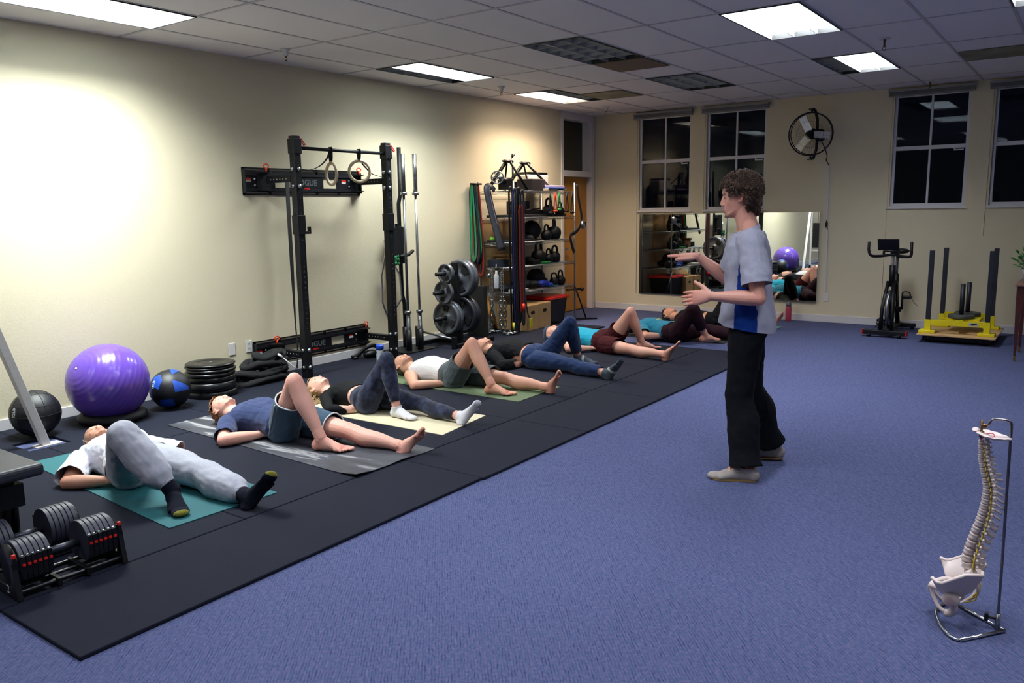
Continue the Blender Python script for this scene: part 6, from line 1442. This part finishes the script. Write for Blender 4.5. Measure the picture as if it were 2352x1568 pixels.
# ---------------------------------------------------------------- 3: woman, black long sleeve, navy leggings, white socks
B = lie('P3', 'woman in black long-sleeved top, mottled navy leggings and white socks on the cream mat', (222, 172, 154), fem=True, k=.95, brow=(110, 84, 60), toes=False)
shirt(B, 'black_top', fabric('top_black', (7, 8, 13), rough=.8, sheen=0), sleeve=1.94, loose=.002, inf=.008, t0=.36, wr=.003, neckr=.08)
M_leg = fabric('leggings_navy', (22, 28, 50), rough=.75)
n_, k_, b_ = nodes(M_leg); tc = n_.new('ShaderNodeTexCoord'); ns = n_.new('ShaderNodeTexNoise'); ns.inputs['Scale'].default_value = 16; ns.inputs['Detail'].default_value = 4; k_.new(tc.outputs['Object'], ns.inputs[0])
cr = n_.new('ShaderNodeValToRGB'); e = cr.color_ramp.elements; e[0].position = .4; e[0].color = lin((18, 22, 42))+(1,); e[1].position = .66; e[1].color = lin((52, 60, 88))+(1,); k_.new(ns.outputs['Fac'], cr.inputs[0]); k_.new(cr.outputs[0], b_.inputs['Base Color'])
pants(B, 'leggings', M_leg, t1=1.86, inf=.008, loose=.001, wr=.0025, seed=1, top=.23)
for S_ in 'RL': sock(B, S_, fabric('sock_white', (222, 222, 228), bump=.3), tall=.012)
M_blonde = fabric('hair_blonde', (150, 122, 84), rough=.5, bump=.8, bscale=60)
hair_cap(B, 'hair', M_blonde, B.root, t=.009, region=lambda f, h, s: (h > .07 and f < .085) or (f < .02 and h > -.06) and not (abs(s) > .06 and f > -.02 and h < .01), wr=.004, wsc=20)
g = G(); random.seed(5)
for k in range(40):
    a = B.H(-.05-.03*random.random(), .02+.05*random.uniform(-1, 1), .05*random.uniform(-1, 1)+.03); e_ = a+V3(.10+.05*random.random(), -.04-.05*random.random(), 0); e_[2] = FL+.006
    m_ = (a+e_)/2+V3(-.02, -.035, 0); m_[2] = max(FL+.012, m_[2]-.01); a[2] = max(a[2], FL+.01); g.tube(crv([a, m_, e_], 5), .0045, 5)
g.build('loose_hair', M_blonde, B.root)
tuck(B, False)
# ---------------------------------------------------------------- 4: white tank top, grey shorts
B = lie('P4', 'person in white tank top and grey-green shorts lying on the olive green mat', (212, 158, 134), vox=.0045, fat=1.06, stub=.45, brow=(70, 52, 42))
def tank(B, name, m, t0, seed):
    J = B.J; up = nrm(J['neck']-J['pel']); L = np.linalg.norm(J['neck']-J['pel'])
    def bld(g):
        B.torso(g, .008, t0=t0-.05, t1=.97)
        for S_ in 'RL': n = J['neck']; p = J['sh'+S_]; g.tube([n*.6+p*.4-up*.04, n*.55+p*.45+up*.012], [.062, .050], 12)
    return B.cloth(bld, name, m, B.root, [(J['pel']+up*L*t0, -up, .26), (J['neck']+B.f*.02-up*.01, nrm(up+B.f*.6), .085)], wr=.004, seed=seed, floor=FL)
tank(B, 'tank_top', fabric('tank_white', (218, 214, 214)), .19, 3.)
pants(B, 'grey_shorts', fabric('shorts_grey', (76, 86, 90)), tq={'R': .52, 'L': .72}, t1=.6, inf=.014, loose=.022, wr=.007, seed=9, top=.15)
hair_cap(B, 'hair', fabric('hair_buzz', (84, 66, 56), rough=.8), B.root, t=.003, region=lambda f, h, s: (h > .068 and f < .07) or (h > -.03 and f < .015) and not (abs(s) > .06 and f > -.03 and h < .0), wr=.001)
tuck(B)
# ---------------------------------------------------------------- 5: black sweater, navy joggers
B = lie('P5', 'person in black sweater and navy joggers lying on the rubber mats', (202, 148, 126), vox=.006, brow=(50, 36, 30), stub=.3, toes=False)
shirt(B, 'black_sweater', fabric('sweater_black', (8, 9, 15), sheen=0), sleeve=1.55, loose=.014, inf=.014, t0=.22, wr=.009, belly=.05)
pants(B, 'joggers', fabric('jogger_navy', (24, 44, 84)), t1=1.84, inf=.010, loose=.006, wr=.007, seed=12, top=.16)
for S_ in 'RL':
    o = sock(B, S_, fabric('sock_slate', (62, 72, 84)), toe=fabric('sock_toe_dark', (34, 40, 52)), tall=.02)
    A = B.J['an'+S_]; D, N_ = B.ft[S_]
    bd = B.cloth(lambda g: B.foot(g, S_, .008, toes=False, D=D, N=N_), 'sock_band', fabric('band_pale', (170, 174, 176)), B.root, [], wr=.001, floor=FL, vox=.005, sm=3, thick=.001)
    q = (coords(bd.data)+np.array(woff(B.root))-A)@D; delv(bd.data, (q < .055) | (q > .085)); bd.parent = o
hair_cap(B, 'hair', fabric('hair_dark', (40, 32, 28), rough=.6), B.root, t=.007, region=lambda f, h, s: (h > .05 and f < .075) or (h > -.05 and f < .01) and not (abs(s) > .06 and f > -.03 and h < .0), wr=.003)
tuck(B, False)
# ---------------------------------------------------------------- 6: cyan shirt, maroon shorts, cap
B = lie('P6', 'person in bright cyan shirt, maroon shorts and slate blue cap, barefoot', (214, 160, 140), vox=.005, fat=1.05, brow=(60, 44, 36))
shirt(B, 'cyan_shirt', fabric('tee_cyan', (20, 150, 180)), sleeve=.5, loose=.01, inf=.010, t0=.10, wr=.006)
pants(B, 'maroon_shorts', fabric('shorts_maroon', (62, 16, 22), sheen=0), tq={'R': .60, 'L': .42}, t1=.6, inf=.015, loose=.020, wr=.007, seed=15, top=.15)
hair_cap(B, 'knit_cap', fabric('cap_slate', (52, 66, 92)), B.root, t=.010, region=lambda f, h, s: h > .045 or (h > -.05 and f < -.01), wr=.004, wsc=25)
tuck(B)
# ---------------------------------------------------------------- 7: teal tee, maroon pants
B = lie('P7', 'person in teal printed T-shirt and dark maroon pants, beyond the cyan shirt', (204, 152, 130), vox=.008, brow=(50, 40, 36))
FL = .006
t_ = shirt(B, 'teal_tshirt', fabric('tee_teal', (24, 112, 140)), sleeve=.80, loose=.02, inf=.014, t0=.05, wr=.007)
up = nrm(B.J['neck']-B.J['pel']); c = B.J['neck']*.62+B.J['pel']*.38+V3(0, 0, .125)
G().rbox((-.07, -.05, 0), (.07, .05, .003), .001).xf(Matrix.Translation(Vector(c))).build('shirt_print', mat('print_yellow', (170, 190, 120), .8), t_)
pants(B, 'maroon_pants', fabric('pants_maroon', (36, 12, 24), sheen=0), t1=1.72, inf=.010, loose=.010, wr=.007, seed=18, top=.15)
hair_cap(B, 'hair', fabric('hair_dark', ()), B.root, t=.007, region=lambda f, h, s: (h > .05 and f < .075) or (h > -.05 and f < .01), wr=.003)
tuck(B)
# ---------------------------------------------------------------- 8: dark hair, black clothes
B = lie('P8', 'person with black hair and black clothes on the mint mat by the back wall', (198, 146, 122), vox=.008, brow=(30, 22, 20))
shirt(B, 'black_shirt', fabric('top_black', ()), sleeve=.5, loose=.008, inf=.008, t0=.25, wr=.004)
pants(B, 'black_pants', fabric('pants_black', (7, 7, 12), sheen=0), t1=1.80, inf=.006, loose=.006, wr=.004, seed=20, top=.15)
hair_cap(B, 'hair', fabric('hair_black', (14, 12, 14), rough=.5), B.root, t=.012, region=lambda f, h, s: (h > .055 and f < .085) or (h > -.07 and f < .015) and not (abs(s) > .06 and f > -.03 and h < .0), wr=.003)
FL = MZ+.006
tuck(B)
# ================================================================ INSTRUCTOR (standing)
FR = nrm(V3(-.94, -.33, 0)); LF = nrm(np.cross([0, 0, 1], FR))     # LF: his left
root = thing('person', 'person standing in grey T-shirt with blue side panel and black pants, both hands raised', 'person', (4.99, 4.76, 0))
J0 = {n: V3(*p) for n, p in SK['P0'].items()}
J = dict(J0); c0 = V3(4.965, 4.76, 0)
J['pel'] = V3(4.975, 4.76, .93); J['neck'] = V3(4.965, 4.765, 1.455); J['head'] = V3(4.902, 4.757, 1.655)
J['hipL'] = J['pel']+LF*.092-V3(0, 0, .04); J['hipR'] = J['pel']-LF*.092-V3(0, 0, .04)
J['shL'] = V3(5.045, 4.595, 1.395); J['shR'] = V3(4.915, 4.935, 1.395)
J['elL'] = V3(5.115, 4.53, 1.085); J['elR'] = V3(4.735, 5.02, 1.15)
J['knL'] = V3(4.985, 4.63, .475); J['anL'] = V3(5.075, 4.535, .085); J['knR'] = V3(4.955, 4.90, .475); J['anR'] = V3(5.07, 5.03, .10)
J['toL'] = J['anL']+FR*.19-V3(0, 0, .06); J['toR'] = J['anR']+FR*.19-V3(0, 0, .07)
B = Body(J, FR, .0033, 1.0, head_front=FR, head_up=nrm(V3(0, 0, 1)+FR*.10)); B.root = root
B.hf = nrm(FR-V3(0, 0, .10)); B.hu = nrm(V3(0, 0, 1)-B.hf*B.hf[2]); B.hs = np.cross(B.hf, B.hu); B.hs = -B.hs if B.hs @ B.sd < 0 else B.hs
dL = nrm(J['haL']-J['wrL']); dR = nrm(J['haR']-J['wrR'])
hands = {'L': dict(D=nrm(dL+V3(0, 0, .02)), N=nrm(V3(.20, -1, .35)), T=V3(0.15, .2, 1), curl=(.08, .12, .16, .20), spread=.11, th_ang=.75),
         'R': dict(D=nrm(V3(dR[0], dR[1], .03)), N=V3(0, -.05, 1), T=nrm(V3(.1, -1, -.1)), curl=(.03, .04, .05, .08), spread=.12, th_ang=.35, th_up=-.15),
         'footL': dict(D=FR, N=V3(0, 0, 1), toes=False), 'footR': dict(D=nrm(FR+V3(-.05, -.1, 0)), N=V3(0, 0, 1), toes=False)}
g = G(); b = B.make(g, (214, 156, 138), root, hands, stub=.0, brow=(58, 40, 32), lips=.8)
# goatee
L_ = (coords(b.data)+np.array(woff(root))-B.hc)@np.array([B.hf, B.hu, B.hs]).T
m_ = np.exp(-((L_[:, 0]-.090)/.024)**2-((L_[:, 1]+.103)/.017)**2-(L_[:, 2]/.026)**2)*.95+.5*np.exp(-((L_[:, 0]-.095)/.01)**2-((L_[:, 1]+.055)/.006)**2-(L_[:, 2]/.022)**2)
at = b.data.color_attributes['Col']; a = np.empty(len(b.data.vertices)*4); at.data.foreach_get('color', a); a = a.reshape(-1, 4); m_ = np.clip(m_, 0, .75)[:, None]; a[:, :3] = a[:, :3]*(1-m_)+np.array(lin((84, 56, 46)))*m_; at.data.foreach_set('color', a.reshape(-1))
# shirt with the blue side panel coloured as fabric
M_tee = mat('tee_heather', (150, 152, 166), .9, attr=True, bump=.2, bscale=500, var=.05, vscale=120, spec=.15)
up = V3(0, 0, 1)
def bld(g):
    B.torso(g, .026, t0=-.14, t1=1.0); B.shoulders(g, .018)
    c = J['pel']; rr = [(-.20, .207, .167), (-.12, .207, .167), (0, .206, .166), (.12, .188, .148), (.25, .172, .132), (.36, .175, .130)]
    g.loft([[c+V3(0, 0, z)+LF*a*np.sign(math.cos(t))*abs(math.cos(t))**.84+FR*(b*np.sign(math.sin(t))*abs(math.sin(t))**.84+.002) for t in [2*PI*i/32 for i in range(32)]] for z, a, b in rr])
    for S_ in 'RL': g.ell(J['sh'+S_], .070)
def folds(P, N_):
    w_ = np.clip((J['pel'][2]+.16-P[:, 2])/.35, 0, 1); ang = np.arctan2((P-J['pel'])@LF, (P-J['pel'])@FR)
    return P+N_*(w_*.012*np.sin(ang*9+P[:, 2]*14))[:, None]
cuts = [(J['pel']-V3(0, 0, .045), nrm(V3(0, 0, -1)-FR*-.16), 1.0), (J['neck']+V3(0, 0, .018)+FR*.01, nrm(V3(0, 0, 1)+FR*.38), .17)]
sh = B.cloth(bld, 'grey_tshirt', M_tee, root, cuts, wr=.006, seed=30, vox=.005, extra=folds, wsc=8)
for S_ in 'RL':
    sl_ = B.cloth(lambda g: (B.arm(g, S_, .018, t1=.82, loose=.026), g.ell(J['sh'+S_], .073)), 'sleeve', M_tee, root, [(J['sh'+S_]*.25+J['el'+S_]*.75, J['el'+S_]-J['sh'+S_], .2)], wr=.006, seed=31, vox=.005, wsc=9); sl_.parent = sh
    setcol(sl_.data, np.tile(np.array(lin((166, 167, 184))), (len(sl_.data.vertices), 1)))
P = coords(sh.data)+np.array(woff(root)); q = (P-J['pel']); side_ = q@LF; fr_ = q@FR
blue = (np.abs(side_) > .085)*(fr_ < .075-.02*np.clip((P[:, 2]-1.0)/.3, 0, 1))*(fr_ > -.055+.09*np.clip((P[:, 2]-1.0)/.25, 0, 1))*(P[:, 2] < 1.30)
armd = 1+0*np.minimum.reduce([np.linalg.norm(P-(J['sh'+S_]*(1-t)+J['el'+S_]*t), axis=1) for S_ in 'RL' for t in (.35, .5, .65, .75)])
blue = blue*(armd > .088); C = np.where(blue[:, None] > 0, np.array(lin((18, 52, 128))), np.array(lin((166, 167, 184)))); setcol(sh.data, C)
g = G()
for S_ in 'RL': pass
# black loose pants
def bld(g):
    B.torso(g, .010, t0=-.14, t1=.10)
    for S_ in 'RL': B.leg(g, S_, .014, t1=1.94, loose=.020, ankle=.014)
cuts = [(J['pel']-V3(0, 0, .005), (0, 0, 1), .34)]+[(V3(J['an'+S_][0], J['an'+S_][1], .045 if S_ == 'L' else .07)+FR*.01, nrm(V3(0, 0, -1)-FR*.12), .16) for S_ in 'RL']
def flare(P, N_):
    for S_ in 'RL':
        a = J['an'+S_]; d = P[:, :2]-a[:2]; w_ = np.clip((.50-P[:, 2])/.5, 0, 1)*(np.linalg.norm(d, axis=1) < .14); P[:, :2] += d*(.30*w_)[:, None]
        P[:, 2] -= .045*w_**2*(1 if S_ == 'L' else .6)
    return P
B.cloth(bld, 'black_pants', fabric('pants_ink', (5, 6, 13), bump=.1, sheen=0), root, cuts, wr=.007, seed=33, vox=.006, extra=flare, wsc=7)
# shoes
for S_ in 'LR':
    D, N_ = B.ft[S_]; A = J['an'+S_]; lift = A[2]-.085
    def bs(g): B.foot(g, S_, .007, toes=False, D=D, N=N_)
    me = remesh((lambda g: (bs(g), g)[1])(G()), .005, 2); P = coords(me); P[:, 2] = np.maximum(P[:, 2], .010+lift*.5); setco(me, P); cutplane(me, A+V3(0, 0, .0), (0, 0, 1), .09)
    sh_ = finish(me, 'shoe', mat('shoe_suede', (150, 142, 136), .9, bump=.3, bscale=200, var=.1, vscale=20), root)
    g = G(); right = np.cross(D, N_); med = -right if S_ == 'R' else right
    out = [(-.064, 0, .0), (-.055, .028, 0), (-.02, .038, 0), (.04, .040, 0), (.10, .047, 0), (.15, .054, 0), (.185, .046, 0), (.208, .018, 0), (.210, -.008, 0), (.190, -.036, 0), (.15, -.052, 0), (.10, -.048, 0), (.03, -.040, 0), (-.03, -.037, 0), (-.058, -.024, 0)]
    base = V3(A[0], A[1], 0); poly = [(a, b) for a, b, _ in out]
    poly = [(p[0], p[1]) for p in crv(poly+[poly[0]], 3)[:-1]]
    g.prism(poly, (.002+lift*.4, .013+lift*.4), base, (D, med, (0, 0, 1))); g.build('sole', mat('sole_tan', (128, 104, 66), .7), sh_)
# curly hair
hair_cap(B, 'curly_hair', M_hair, root, t=.024, region=lambda f, h, s: ((h > .064 and f < .12) or (h > -.02 and f < .005-.25*max(0, -h)) or (f < -.035 and h > -.13) or (h > .012 and f < .060 and abs(s) > .03)) and not (abs(s) > .05 and -.036 < f < .02 and h < .012), wr=.010, wsc=26, curls=(2700, .0062, .020, .0028, (122, 90, 66)), seed=2., fn=lambda h, c, n: 1-.85*max(0, c)+.55*max(0, -c), extra=lambda g: g.ell(B.H(-.058, -.062, 0), (.058, .050, .058), (B.hf, B.hs, B.hu)))
tuck(B)
